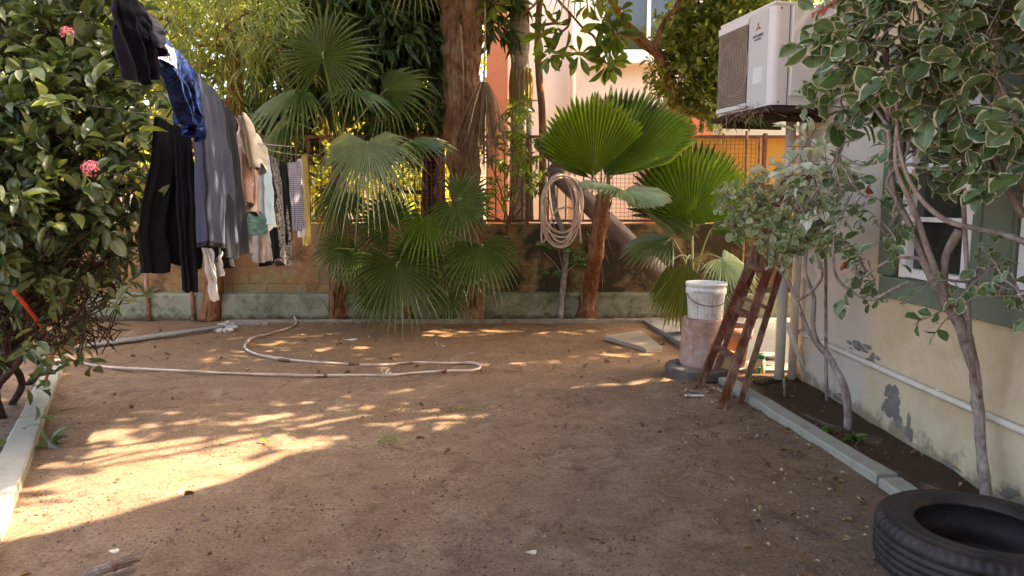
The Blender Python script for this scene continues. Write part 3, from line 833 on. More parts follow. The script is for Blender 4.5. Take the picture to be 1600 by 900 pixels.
peel([(4.05, .17, .085, .08, 22), (3.87, .12, .03, .07, 9), (4.5, .44, .12, .03, 16), (4.3, .41, .07, .03, 9), (3.0, .05, .12, .035, 7), (3.5, .02, .1, .02, 4), (4.75, .04, .12, .03, 5)], 'peeled_render')
# tiled awning
aw = thing('tiled_awning', 'small terracotta tiled awning on the house wall beside the outdoor unit', 'awning', (2.1, 4, 2.7))
def awtiles():
    mb = MB(); ny = 150; vs = []
    for i in range(ny + 1):
        y = 2.2 + 2.68 * i / ny
        zz = .028 * abs(math.sin((y) * math.pi / .13)) - .01
        for (x, z) in ((2.0, 2.565), (2.0, 2.6), (2.12, 2.66), (2.24, 2.72)):
            vs.append((x, y, z + zz))
    fs = [(i * 4 + k, i * 4 + k + 1, (i + 1) * 4 + k + 1, (i + 1) * 4 + k) for i in range(ny) for k in range(3)]
    mb.add(vs, fs, 0, True)
    return mb.build('roof_tiles', M['tile'], aw)
awtiles()
MB().box((2.125, 3.54, 2.545), (.235, 2.66, .03)).build('soffit', M['house'], aw)
# unseen roof slab, added with an outline shaped to throw the yard's big shadow
_k = 4.22 / math.tan(SUN_EL)
rf = [(x + SUN_AZ[0] * _k, y + SUN_AZ[1] * _k) for x, y in [(-5.5, .3), (-4, 1.35), (-3.0, 2.02), (-2.4, 2.42), (-2.0, 2.68), (-1.6, 2.98), (-1.38, 3.22), (-1.24, 3.4), (-1.17, 3.55), (-1.1, 3.72), (-.8, 3.95), (-.1, 4.3), (.8, 4.8), (1.6, 5.1), (5.5, 5.1), (5.5, -8), (-5.5, -8)]]
MB().prism(rf, 4.22, 4.38).build('added_shade_roof', M['kerb'], hs)
MB().box((4.9, 1.5, 3.53), (4.4, 6.0, 1.36)).build('upper_wall', M['house'], hs)

# posts at the corner
def vpost(px0, py0, r, ztop, name, label, mat, Y=None):
    p = G(px0, py0) if Y is None else W(px0, py0, Y)
    o = MB().tube([(p.x, p.y, -.02), (p.x, p.y, ztop * .5), (p.x + .005, p.y, ztop)], r, 14, res=2).build(name, mat, None, (p.x, p.y, 0))
    tag(o, label, 'post')
    return p
pp = vpost(1217, 597, .037, 1.985, 'support_post', 'thick greenish grey post under the outdoor unit behind the ladder', M['post'])
o = MB().tube([(2.185, 5.38, 0), (2.185, 5.38, 2.5)], .032, 12).build('drain_pipe', M['pvc'], None, (2.185, 5.38, 0)); tag(o, 'beige vertical drainpipe at the house corner beside the grey post', 'pipe')
a_, b_ = W(1229, 505, 5.25), G(1262, 592, .01)
o = MB().tube([a_, a_.lerp(b_, .5), b_], .019, 10).build('loose_pipe', M['pvc']); tag(o, 'short dirty white pipe leaning on the foot of the house corner', 'pipe')
o = MB().tube([G(1226, 620, 0), W(1225, 590, G(1226, 620).y)], .009, 6).build('wooden_stick', M['bark_gray']); tag(o, 'small upright stick in the soil below the grey post', 'stick')

# ------------------------------------------------------------------ air conditioner
ac = thing('outdoor_unit', 'white air conditioner outdoor unit with brown fan grille on a wall shelf', 'air conditioner', (1.95, 5.2, 2.03))
C0 = Vector((1.78, 4.95, 2.035)); e1 = Vector((-.235, .972, 0)).normalized(); e2 = Vector((.972, .235, 0)).normalized()
RM = Matrix((e1, -e2, Vector((0, 0, 1)))).transposed()   # local x along front face, y = towards the viewer side (out of front), z up
def A(x, y, z): return C0 + e1 * x + e2 * y + Vector((0, 0, z))   # x along face, y depth in, z up
Lw, Dp, Hh = .70, .36, .685
def abox(x0, x1, y0, y1, z0, z1, mat, name, parent=None, bev=.004, mb=None):
    own = mb is None
    mb = mb or MB()
    R3 = Matrix((e1, e2, Vector((0, 0, 1)))).transposed()
    mb.box(A((x0 + x1) / 2, (y0 + y1) / 2, (z0 + z1) / 2), (x1 - x0, y1 - y0, z1 - z0), rot=R3, bev=bev)
    if own: return mb.build(name, mat, parent or ac)
# casing with rounded near corner
cs = MB(); poly = []
for k in range(9):
    a = math.pi + math.pi / 2 * k / 8
    poly.append((0.05 + .05 * math.cos(a), .05 + .05 * math.sin(a)))
poly2 = [(0, .02 + Dp)] + poly + [(Lw, 0), (Lw, Dp + .02)]
n = len(poly2); vs = []
for z in (0, Hh - .02): vs += [A(p[0], p[1], z) for p in poly2]
cs.add(vs, [(i, (i + 1) % n, n + (i + 1) % n, n + i) for i in range(n)] + [tuple(range(n)), tuple(range(2 * n - 1, n - 1, -1))], 0, False)
cs.build('casing', M['ac_white'], ac)
abox(-.006, Lw + .006, -.006, Dp + .03, Hh - .022, Hh, M['ac_white'], 'top_cover', bev=.006)
abox(.07, .30, -.004, .01, .015, Hh - .03, M['ac_panel'], 'front_panel', bev=.002)
gx0, gx1, gz0, gz1 = .31, .69, .05, .60
abox(gx0, gx1, -.002, .008, gz0, gz1, M['ac_dark'], 'fin_block', bev=.001)
gr = MB()
for i in range(19):
    x = gx0 + (gx1 - gx0) * i / 18
    abox(x - .0022, x + .0022, -.016, -.011, gz0, gz1, None, '', mb=gr, bev=0)
for i in range(34):
    z = gz0 + (gz1 - gz0) * i / 33
    abox(gx0, gx1, -.020, -.0165, z - .0028, z + .0028, None, '', mb=gr, bev=0)
gr.build('fan_grille', M['ac_grille'], ac)
fr = MB()
abox(gx0 - .012, gx1 + .012, -.022, -.003, gz1, gz1 + .05, None, '', mb=fr); fr.build('grille_frame', M['ac_white'], ac); fr = MB(); abox(gx0 - .012, gx1 + .012, -.022, -.003, gz0 - .035, gz0, None, '', mb=fr)
fr.build('grille_frame', M['ac_white'], ac)
fan = MB()
cx, cz, rr = .5, .325, .2
pts = [A(cx + rr * math.cos(a), -.0065, cz + rr * math.sin(a)) for a in np.linspace(0, 2 * math.pi, 33)]
fan.tube(pts, .006, 5); fan.build('fan_ring', M['ac_grille'], ac)
# side service cover, screws, label
abox(-.02, -.001, .13, .33, .06, .66, M['ac_white'], 'service_cover', bev=.012)
abox(-.003, .001, .115, .12, .0, .66, M['logo_dark'], 'panel_seam', bev=0)
abox(-.008, .003, .355, .385, .0, .66, M['ac_panel'], 'edge_strip', bev=.002)
abox(.12, .23, -.0058, -.004, .17, .28, M['whitewall'], 'rating_label', bev=0)
for (x, y, z) in ((-.001, .05, .02), (-.001, .33, .02), (-.001, .05, .64)):
    MB().tube([A(x, y, z), A(x - .004, y, z)], .006, 8).build('screw', M['logo_dark'], ac)
# emblem: three diamonds
em = MB(); ex, ez, es = .185, .555, .036
def P2(u, v): return A(ex - u, -.0062, ez + v)
for k in range(3):
    a = math.pi / 2 + k * 2 * math.pi / 3
    d = (math.cos(a), math.sin(a)); l = es
    p = [(0, 0), (l * .58 * math.cos(a - math.pi / 6), l * .58 * math.sin(a - math.pi / 6)), (d[0] * l, d[1] * l), (l * .58 * math.cos(a + math.pi / 6), l * .58 * math.sin(a + math.pi / 6))]
    em.add([P2(*q) for q in p], [(0, 1, 2, 3)], 0, False)
em.build('emblem', M['logo_red'], ac)
def text_mesh(body, size, M4, name, mat, parent, bold=0):
    cu = bpy.data.curves.new('txt', 'FONT'); cu.body = body; cu.size = size; cu.extrude = .0006; cu.offset = bold; cu.align_x = 'CENTER'
    to = bpy.data.objects.new('txt', cu); COL.objects.link(to)
    bpy.context.view_layer.update()
    me = bpy.data.meshes.new_from_object(to.evaluated_get(bpy.context.evaluated_depsgraph_get()))
    bpy.data.objects.remove(to)
    me.transform(M4)
    me.name = name
    return link_mesh(name, me, [mat], parent)
tm = Matrix.Identity(4)
for i, vcol in enumerate((-e1, Vector((0, 0, 1)), -e2)):
    for r in range(3): tm[r][i] = vcol[r]
p = A(.185, -.0055, .488)
for r in range(3): tm[r][3] = p[r]
text_mesh('MITSUBISHI', .026, tm, 'maker_lettering', M['logo_dark'], ac, .0006)
p = A(.185, -.0055, .466)
for r in range(3): tm[r][3] = p[r]
text_mesh('ELECTRIC', .02, tm, 'maker_lettering', M['logo_dark'], ac, .0004)
MB().tube([A(-.01, .31, .12), A(-.07, .33, .10), A(-.09, .37, .04), A(-.05, .45, .03), (2.26, 4.9, 2.09)], .013, 8, res=5).build('lagged_pipe', M['kerb'], ac)
MB().tube([A(-.01, .29, .10), A(-.05, .31, .05), A(-.06, .37, .0), (2.25, 4.85, 2.0)], .006, 6, res=5).build('cable', M['logo_dark'], ac)
# shelf under it
sh = thing('unit_shelf', 'dark weathered shelf with dry nest straw under the air conditioner', 'shelf', (1.95, 5.2, 1.98))
mb = MB(); R3 = Matrix((e1, e2, Vector((0, 0, 1)))).transposed()
mb.box(A(.37, .2, -.032), (.78, .46, .035), rot=R3, bev=.004)
for q in (.1, .62): mb.box(A(q, .25, -.075), (.04, .5, .045), rot=R3, bev=.004)
mb.build('board', M['bark_dark'], sh)
st = MB()
for i in range(70):
    a = A(random.uniform(0, .62), -.02 + random.uniform(-.03, .05), -.01 + random.uniform(-.04, .01))
    d = Vector((random.gauss(0, .06), random.gauss(0, .06), random.gauss(-.03, .04)))
    st.tube([a, a + d * .5 + Vector((0, 0, .02)), a + d], .0025, 3, cap=False)
st.build('straw', M['fibre_dry'], sh)
lb = LB(); n = 9
pos = np.array([A(random.uniform(.1, .5), random.uniform(-.02, .03), -.05) for _ in range(n)])
lb.add(TP_NAR, pos, np.array([[random.gauss(0, .4), random.gauss(0, .3), -1] for _ in range(n)]), np.array([[-1, -.3, .1]] * n), np.full(n, .1), np.full(n, .022))
lb.build('dark_leaves', M['leaf_mango'], sh)

# ------------------------------------------------------------------ fan palms
def fan_blade(H0, d, nrm, R, spread=4.6, nseg=34, fuse=.5, droop=.35, cup=.12, pleat=.012, seed=0, tipdroop=.2, irr=.06):
    """one fan leaf blade as numpy-like lists (verts, tris, uvs)"""
    rnd = random.Random(seed)
    d = Vector(d).normalized(); nrm = Vector(nrm); nrm = (nrm - d * nrm.dot(d)).normalized(); s = d.cross(nrm)
    V = []; T = []; U = []
    rows = [.02, .18, .36, fuse, fuse + (1 - fuse) * .33, fuse + (1 - fuse) * .66, 1.0]
    half = spread / nseg / 2
    ba = rnd.uniform(0, 6)
    for i in range(nseg):
        a = -spread / 2 + (i + .5) * spread / nseg
        k = a / (spread / 2)
        L = R * (1 - .22 * k * k) * (1 + rnd.uniform(-irr, irr))
        td = tipdroop * rnd.uniform(.4, 1.6)
        tw = rnd.uniform(-.25, .25)
        b0 = len(V)
        for r in rows:
            if r <= fuse + 1e-6: w = half * r
            else: w = half * fuse * (1 - ((r - fuse) / (1 - fuse)) ** 1.5) + .0008
            sag = droop * R * r ** 2.2 + td * R * max(0, (r - fuse) / (1 - fuse)) ** 1.6 * (1 - fuse)
            for q in (-1, 0, 1):
                aa = a + (q * w / max(r, .02) if r <= fuse else 0)
                p = H0 + (d * math.cos(aa) + s * math.sin(aa)) * (L * r)
                if r > fuse: p += (d * -math.sin(a) + s * math.cos(a)) * (q * w * L)
                p = p + nrm * (cup * R * (r ** 1.5) * (.3 + .7 * abs(k)) + .03 * R * math.sin(a * 2 + ba) * r) + nrm * ((pleat if q == 0 else -pleat) * min(1, r / fuse) * (R / .5) * (1 if r <= fuse else (1 - (r - fuse) / (1 - fuse)) * .9 + .1))
                p.z -= sag
                if r > fuse: p += s * (tw * L * (r - fuse) ** 2 * .25)
                V.append(p); U.append((.5 + .5 * q, r))
        for j in range(len(rows) - 1):
            for q in range(2):
                a0 = b0 + j * 3 + q; b_ = a0 + 1; c = a0 + 3; e = a0 + 4
                T += [(a0, b_, e), (a0, e, c)]
    return V, T, U
def frond(root, hub, d, nrm, R, mat, base=None, name='frond', label=None, pet_r=.009, sag=.06, **kw):
    V, T, U = fan_blade(hub, d, nrm, R, **kw)
    nb_ = len(T); M_i = [0] * nb_
    F_ = list(T)
    if base is not None:
        pm = MB(); mid = Vector(base).lerp(hub, .5) + Vector((0, 0, sag))
        pm.tube([base, mid, hub, hub + Vector(d).normalized() * R * .08], [pet_r * 1.5, pet_r, pet_r * .8, pet_r * .3], 6, res=4)
        b0 = len(V)
        V = V + [Vector(p) for p in pm.v]; U = U + [(0.2, 0)] * len(pm.v)
        for f in pm.f:
            F_.append(tuple(i + b0 for i in f)); M_i.append(1)
    me = bpy.data.meshes.new(name)
    me.from_pydata([tuple(p) for p in V], [], F_)
    me.polygons.foreach_set('material_index', M_i)
    me.polygons.foreach_set('use_smooth', [False] * nb_ + [True] * (len(F_) - nb_))
    uv = me.uv_layers.new(name='UVMap')
    li = np.empty(len(me.loops), dtype=np.int32); me.loops.foreach_get('vertex_index', li)
    uv.data.foreach_set('uv', np.array(U, dtype=np.float32)[li].ravel())
    o = link_mesh(name, me, [M[mat], M['stalk']], root)
    if label: o['label'] = label
    return o
def dv(ang, toward=0.0):
    a = math.radians(ang); return Vector((math.cos(a), -toward, math.sin(a))).normalized()
def palm_trunk(root, pts, rads, mat, boots=0, seg=18, fibre=None, name='trunk'):
    mb = MB(); mb.tube(pts, rads, seg, res=6, knob=.22)
    mb.build(name, mat, root)
    if boots:
        bm_ = MB(); rnd = random.Random(boots)
        P = [Vector(p) for p in pts]
        for i in range(boots):
            t = rnd.random() * (len(P) - 1); k = min(int(t), len(P) - 2); f = t - k
            c = P[k].lerp(P[k + 1], f); r = rads[k] * (1 - f) + rads[k + 1] * f
            a = rnd.uniform(0, 2 * math.pi); o_ = Vector((math.cos(a), math.sin(a), 0))
            L = rnd.uniform(.1, .28)
            side = Vector((-o_.y, o_.x, 0)) * rnd.uniform(-.04, .04)
            b0 = c + o_ * r * .9
            bm_.tube([b0, b0 + o_ * .02 + Vector((0, 0, L * .5)) + side * .5, b0 + o_ * rnd.uniform(.02, .07) + Vector((0, 0, L)) + side], [.022, .015, .006], 5, flat=.35)
        for i in range(boots * 2):
            t = rnd.random() * (len(P) - 1); k = min(int(t), len(P) - 2); f = t - k
            c = P[k].lerp(P[k + 1], f); r = rads[k] * (1 - f) + rads[k + 1] * f
            a = rnd.uniform(0, 2 * math.pi); o_ = Vector((math.cos(a), math.sin(a), 0))
            b0 = c + o_ * r; d = o_ * rnd.uniform(.01, .05) - Vector((rnd.gauss(0, .03), 0, rnd.uniform(.08, .32)))
            bm_.tube([b0, b0 + d * .5 + o_ * .01, b0 + d], [.003, .0025, .001], 3, cap=False)
        bm_.build('leaf_bases', fibre or M['fibre'], root)

CAMV = Vector((0, -1, .25))
# A: slim palm on the left of the cluster
Y = 7.55
pa = thing('fan_palm', 'slim trunked fan palm with a big pale drooping leaf left of the thick palm', 'palm', tuple(G(527, 497)), 'fan palms along the back wall')
base = G(527, 500)
tA = [base, W(527, 440, base.y), W(525, 370, base.y), W(524, 300, base.y), W(530, 235, base.y)]
palm_trunk(pa, tA, [.095, .075, .07, .06, .05], M['bark_red'], 60)
top = tA[-1]
frond(pa, W(573, 222, 6.95), dv(-88, .5), CAMV + Vector((0, 0, .8)), .66, 'frond_pale_sheen', top, spread=4.5, nseg=46, fuse=.42, droop=.18, seed=1, tipdroop=.55, cup=-.1)
frond(pa, W(505, 90, 7.1), dv(80, .1), CAMV, .62, 'frond_dark', top, spread=5.6, nseg=44, fuse=.42, droop=.08, seed=2, tipdroop=.2, cup=.05)
frond(pa, W(600, 143, 7.5), dv(10, .2), CAMV + Vector((.2, 0, .5)), .62, 'frond_dark', top, spread=3.6, nseg=34, fuse=.45, droop=.15, seed=3, tipdroop=.3)
frond(pa, W(470, 143, 7.2), dv(-160, .3), Vector((.1, -.35, 1)), .62, 'frond_dark', top, spread=4.2, nseg=36, fuse=.42, droop=.35, seed=4, tipdroop=.5)
frond(pa, W(552, 142, 7.3), dv(-20, .5), Vector((0, -.15, 1)), .5, 'frond_dark', top, spread=4.2, nseg=36, fuse=.42, droop=.12, seed=14, tipdroop=.5)
frond(pa, W(640, 222, 7.5), dv(0, .25), Vector((0, -.3, 1)), .52, 'frond_dark', top, spread=3.4, nseg=28, fuse=.45, droop=.18, seed=5, tipdroop=.4)
frond(pa, W(455, 190, 7.7), dv(-150, .1), Vector((0, -.6, 1)), .5, 'frond_dark', top, spread=4.2, nseg=30, fuse=.45, droop=.4, seed=6, tipdroop=.6)
frond(pa, W(535, 300, 7.7), dv(-120, .1), CAMV, .45, 'frond_dark', top, spread=4.2, nseg=30, fuse=.45, droop=.3, seed=7, tipdroop=.6)
# B: low bushy palms in the middle
pb2 = thing('fan_palm', 'low bushy fan palm with dark green leaves in front of the block wall', 'palm', tuple(G(640, 497)), 'fan palms along the back wall')
cB = G(640, 497); cB.z = .12
palm_trunk(pb2, [G(640, 499), cB + Vector((0, 0, .3)), cB + Vector((.02, 0, .62))], [.08, .07, .05], M['bark_red'], 30)
cB = cB + Vector((0, 0, .5))
frond(pb2, W(620, 413, 7.2), dv(-85, .35), CAMV + Vector((0, 0, .4)), .64, 'frond_dark', cB, spread=4.7, nseg=36, fuse=.48, droop=.05, seed=11, tipdroop=.35)
frond(pb2, W(668, 338, 7.3), dv(-75, .4), CAMV + Vector((0, 0, .7)), .46, 'frond_green', cB, spread=4.4, nseg=32, fuse=.45, droop=.15, seed=12, tipdroop=.5)
frond(pb2, W(716, 313, 7.1), dv(-20, .2), CAMV, .44, 'frond_dark', cB, spread=5.4, nseg=36, fuse=.48, droop=.05, seed=13, tipdroop=.2)
frond(pb2, W(750, 382, 7.2), dv(-80, .4), CAMV + Vector((0, 0, .5)), .50, 'frond_dark', cB, spread=4.0, nseg=32, fuse=.55, droop=.15, seed=15, tipdroop=.35)
frond(pb2, W(698, 460, 7.3), dv(-88, .3), CAMV, .30, 'frond_dark', cB, spread=4.4, nseg=30, fuse=.45, droop=.05, seed=16, tipdroop=.3)
frond(pb2, W(530, 388, 7.2), dv(200, .3), CAMV, .33, 'frond_dark', cB, spread=5.4, nseg=30, fuse=.4, droop=.1, seed=17, tipdroop=.4)
frond(pb2, W(610, 350, 7.6), dv(130, .1), CAMV, .5, 'frond_dark', cB, spread=4.6, nseg=32, fuse=.5, droop=.1, seed=18, tipdroop=.3)
frond(pb2, W(650, 400, 7.6), dv(60, .1), CAMV, .5, 'frond_dark', cB, spread=4.6, nseg=32, fuse=.5, droop=.1, seed=19, tipdroop=.3)
frond(pb2, W(590, 455, 7.45), dv(-110, .25), CAMV, .36, 'frond_dark', cB, spread=4.0, nseg=28, fuse=.5, droop=.1, seed=20, tipdroop=.4)
frond(pb2, W(560, 395, 7.4), dv(-130, .3), CAMV, .38, 'frond_dark', cB, spread=4.4, nseg=28, fuse=.45, droop=.1, seed=21, tipdroop=.5)
frond(pb2, W(705, 400, 7.55), dv(-60, .2), CAMV, .42, 'frond_dark', cB, spread=4.4, nseg=28, fuse=.45, droop=.1, seed=22, tipdroop=.5)
# C: thick palm, crown above the frame
pc = thing('tall_palm', 'tall thick shaggy palm trunk with a hanging dead brown frond', 'palm', tuple(G(735, 500)))
bC = G(735, 500); yC = bC.y
tC = [bC, W(737, 440, yC), W(736, 370, yC), W(722, 250, yC), W(722, 150, yC), W(722, 40, yC), W(722, -80, yC), W(726, -260, yC)]
palm_trunk(pc, tC, [.15, .125, .14, .175, .2, .22, .22, .18], M['bark_tall'], 300, 22)
dd = MB(); rnd = random.Random(5)
aC = W(756, 128, yC - .3)
for i in range(170):
    x = rnd.gauss(0, .075); y = rnd.gauss(0, .05); L = rnd.uniform(.6, 1.15)
    dd.tube([aC + Vector((x * .2, y * .2, 0)), aC + Vector((x * .9, y * .9 - .03, -L * .35)), aC + Vector((x * 1.8 - .02, y * 1.5, -L))], [.009, .013, .003], 4, flat=.25, cap=False)
dd.tube([W(757, -20, yC - .1), W(758, 60, yC - .28), aC], [.012, .012, .014], 6, res=3)
dd.build('dead_frond', M['fibre_dry'], pc)
dd = MB()
dd.tube([W(720, 40, yC - .25), W(724, 100, yC - .25), W(725, 178, yC - .23)], [.04, .026, .012], 6, flat=.4)
dd.build('dry_leaf_stalk', M['fibre_dry'], pc)
topC = tC[-1]
rnd = random.Random(9)
for i in range(13):
    an = i * 2 * math.pi / 13 + rnd.uniform(-.2, .2)
    o_ = Vector((math.cos(an), math.sin(an), 0)); hub = topC + o_ * rnd.uniform(.8, 1.1) + Vector((0, 0, rnd.uniform(-.2, .6)))
    frond(pc, hub, o_ + Vector((0, 0, -.3)), Vector((0, 0, 1)) + o_ * .4, .85, 'frond_green', topC, spread=4.6, nseg=30, fuse=.5, droop=.35, seed=40 + i, tipdroop=.6, pet_r=.014)
# frond tips that hang into the top of the picture
hub = W(905, -75, 7.2)
frond(pc, hub, dv(-85, .2), CAMV, .62, 'frond_yellow', topC, spread=2.8, nseg=22, fuse=.35, droop=.1, seed=61, tipdroop=.2, pet_r=.012)
frond(pc, W(650, -60, 7.4), dv(-95, .2), CAMV, .5, 'frond_yellow', topC, spread=3.6, nseg=24, fuse=.35, droop=.15, seed=62, tipdroop=.3, pet_r=.012)

# D: centre palm with huge round pleated leaves
pd = thing('ruffled_fan_palm', 'fan palm with huge round pleated bright leaves on a leaning brown trunk', 'palm', tuple(G(915, 499)))
bD = G(915, 500); yD = 7.5
tD = [bD, W(922, 450, bD.y - .1), W(932, 390, 7.6), W(940, 330, 7.55), W(942, 305, 7.5)]
palm_trunk(pd, tD, [.115, .085, .075, .08, .07], M['bark_red'], 26)
tp = W(940, 318, 7.5)
kw = dict(pleat=.028, irr=.045, tipdroop=.12)
frond(pd, W(928, 276, 7.05), dv(99, .15), CAMV, .79, 'frond_sunlit', tp, spread=2.0, nseg=30, fuse=.86, droop=-.02, cup=.12, seed=31, **kw)
frond(pd, W(946, 276, 7.5), dv(60, .0), CAMV + Vector((-.15, 0, 0)), 1.0, 'frond_mid', tp, spread=1.75, nseg=28, fuse=.86, droop=-.02, cup=.1, seed=32, **kw)
frond(pd, W(958, 274, 7.3), dv(33, .2), Vector((-.6, -.5, .6)), 1.0, 'frond_green', tp, spread=1.3, nseg=20, fuse=.84, droop=.03, cup=.2, seed=33, **kw)
frond(pd, W(922, 278, 7.3), dv(152, .2), Vector((.6, -.5, .7)), .70, 'frond_dark', tp, spread=1.3, nseg=20, fuse=.84, droop=.0, cup=.18, seed=34, **kw)
frond(pd, W(968, 296, 6.95), dv(160, .4), Vector((0, -.25, 1)), .46, 'frond_pale_sheen', tp, spread=3.0, nseg=30, fuse=.8, droop=.3, seed=35, **kw)
frond(pd, W(975, 298, 7.0), dv(-5, .3), Vector((0, -.3, 1)), .46, 'frond_pale_sheen', tp, spread=2.6, nseg=28, fuse=.8, droop=.2, seed=36, **kw)
frond(pd, W(985, 312, 7.3), dv(-24, .2), Vector((-.2, -.5, 1)), .72, 'frond_dark', tp, spread=.9, nseg=12, fuse=.85, droop=.12, seed=37, **kw)
0 and frond(pd, W(1000, 262, 7.6), dv(30, .0), Vector((-.3, -.8, .6)), .6, 'frond_green', tp, spread=2.0, nseg=24, fuse=.84, droop=.1, seed=38, **kw)
# E: right palm
pe = thing('fan_palm', 'fan palm with tall dark leaf and yellowing skirt behind the bucket', 'palm', tuple(G(1080, 520)), 'fan palms along the back wall')
bE = W(1082, 470, 7.2); bE.z = 0
tE = [bE, bE + Vector((0, 0, .3)), bE + Vector((0, 0, .52))]
palm_trunk(pe, tE, [.11, .09, .07], M['bark_red'], 24)
tp = W(1082, 408, 7.2)
tp2 = tE[-1]
frond(pe, W(1080, 352, 7.2), dv(86, .05), CAMV, .82, 'frond_green', tp2, spread=2.7, nseg=34, fuse=.78, droop=0, seed=51, pleat=.02, irr=.03, tipdroop=.1)
frond(pe, W(1082, 352, 7.45), dv(100, .0), CAMV, .9, 'frond_dark', tp2, spread=2.5, nseg=34, fuse=.8, droop=0, seed=52, pleat=.02, irr=.03, tipdroop=.1)
frond(pe, W(1050, 372, 7.3), dv(190, .2), Vector((.2, -.3, 1)), .55, 'frond_dark', tp2, spread=2.4, nseg=26, fuse=.7, droop=.25, seed=53, tipdroop=.3)
frond(pe, W(1072, 408, 6.95), dv(-92, .25), CAMV, .70, 'frond_yellow', tp, spread=1.5, nseg=24, fuse=.72, droop=.02, seed=54, tipdroop=.1, irr=.08)
frond(pe, W(1048, 408, 7.05), dv(-100, .15), CAMV, .55, 'frond_yellow', tp, spread=1.0, nseg=14, fuse=.65, droop=.05, seed=59, tipdroop=.1, irr=.1)
frond(pe, W(1128, 404, 7.0), dv(-35, .5), Vector((0, -.3, 1)), .42, 'frond_pale_sheen', tp, spread=4.0, nseg=34, fuse=.6, droop=.25, seed=55, tipdroop=.3)
frond(pe, W(1110, 360, 7.3), dv(20, .2), Vector((-.2, -.5, 1)), .6, 'frond_dark', tp2, spread=2.2, nseg=28, fuse=.75, droop=.15, seed=56, tipdroop=.2)
frond(pe, W(1110, 430, 7.1), dv(-60, .3), CAMV, .4, 'frond_dark', tp, spread=2.6, nseg=24, fuse=.6, droop=.2, seed=57, tipdroop=.3)

# ------------------------------------------------------------------ leaning pipe, hose coil, saplings
a_, b_ = W(862, 262, 8.36), W(1042, 438, 7.9)
o = MB().tube([a_, a_.lerp(b_, .3), a_.lerp(b_, .7), b_], .14, 22, flat=.8).build('leaning_duct', M['beam']); tag(o, 'wide beige pipe leaning diagonally over the back wall', 'pipe')
o2 = MB().tube([W(1020, 300, 8.0), W(1045, 360, 7.9), W(1058, 372, 7.9)], [.05, .06, .03], 8, flat=.4).build('dead_leaf_sheath', M['fibre_dry']); tag(o2, 'curled dry brown palm sheath caught behind the right palm', 'dead leaf')

sp = thing('hibiscus_sapling', 'thin grey sapling with green leaf tufts carrying the hose coil', 'sapling', tuple(G(875, 500)))
mb = MB()
s0 = G(875, 501)
mb.tube([s0, W(880, 440, s0.y), W(885, 380, s0.y + .02), W(868, 330, s0.y + .1), W(862, 280, s0.y + .1), W(850, 262, s0.y + .1)], [.04, .035, .028, .03, .03, .02], 8, res=4, knob=.15)
mb.tube([W(885, 385, s0.y), W(905, 360, s0.y), W(890, 345, s0.y)], [.02, .018, .012], 6, res=3)
for e in ((850, 395), (905, 410), (880, 372), (865, 430), (850, 275)):
    mb.tube([W(881, 430, s0.y), W((881 + e[0]) / 2, (425 + e[1]) / 2, s0.y - .05), W(e[0], e[1], s0.y - .08)], [.01, .007, .005], 5)
mb.build('stem', M['bark_gray'], sp)
lb = LB()
for (px, py, n) in ((852, 385, 12), (906, 412, 12), (880, 372, 10), (862, 428, 12), (893, 395, 8), (915, 408, 6)):
    c = np.array(W(px, py, s0.y - .1))
    an = np.linspace(0, 2 * math.pi * (1 - 1 / n), n) + RNG.random(n)
    D = np.stack([np.cos(an), -.3 + np.sin(an) * .7, RNG.random(n) * .7 - .2], 1)
    lb.add(TP_OBO, c + D * .01, D, np.tile([0, -.5, 1.0], (n, 1)) + RNG.normal(size=(n, 3)) * .3, .11 + .03 * RNG.random(n), .04 + .01 * RNG.random(n))
lb.build('leaves', M['leaf_weed'], sp)
def tuft(name, label, cat, p, n, L, W_, mat, up=.5, group=None, tpl=None, stem=.0):
    t = thing(name, label, cat, tuple(p), group)
    lb = LB(); an = RNG.random(n) * 2 * math.pi
    D = np.stack([np.cos(an), np.sin(an), RNG.random(n) * up + .15], 1)
    c = np.array(p) + np.array([0, 0, 1]) * (RNG.random((n, 1)) * stem)
    lb.add(tpl or TP_LAN, c, D, np.tile([0, -.4, 1.0], (n, 1)) + RNG.normal(size=(n, 3)) * .2, L * (.7 + .5 * RNG.random(n)), W_ * (.8 + .4 * RNG.random(n)))
    lb.build('leaves', M[mat], t)
    if stem: MB().tube([p, Vector(p) + Vector((0, 0, stem))], .006, 5).build('stem', M['stalk'], t)
    return t
q = G(845, 493); tuft('young_plant', 'small leafy plant at the wall foot left of the grey sapling', 'plant', q, 34, .17, .05, 'leaf_weed', 1.2, stem=.22)
q = G(1335, 690); tuft('weed', 'larger bright weed in the bed near the house wall', 'weed', q, 16, .075, .02, 'leaf_weed', .7, 'weeds in the right bed', stem=.03)
q = G(1292, 676); tuft('weed', 'smaller weed in the bed beside the thin trunk', 'weed', q, 12, .055, .015, 'leaf_weed', .8, 'weeds in the right bed', stem=.02)
for i, (px, py, lab, nn_, L_) in enumerate(((415, 690, 'single fallen green leaf lying on the sunlit soil', 2, .05), (610, 685, 'dry grass tuft flattened at the middle of the yard', 26, .06), (720, 636, 'small sparse grass tuft behind the middle of the yard', 18, .05))):
    tuft('grass_tuft' if i else 'fallen_leaf', lab, 'grass tuft' if i else 'leaf', G(px, py, .005), nn_, L_, .006 if i else .03, 'leaf_small' if i else 'leaf_yg', .4, tpl=TP_NAR if i else TP_ELL)

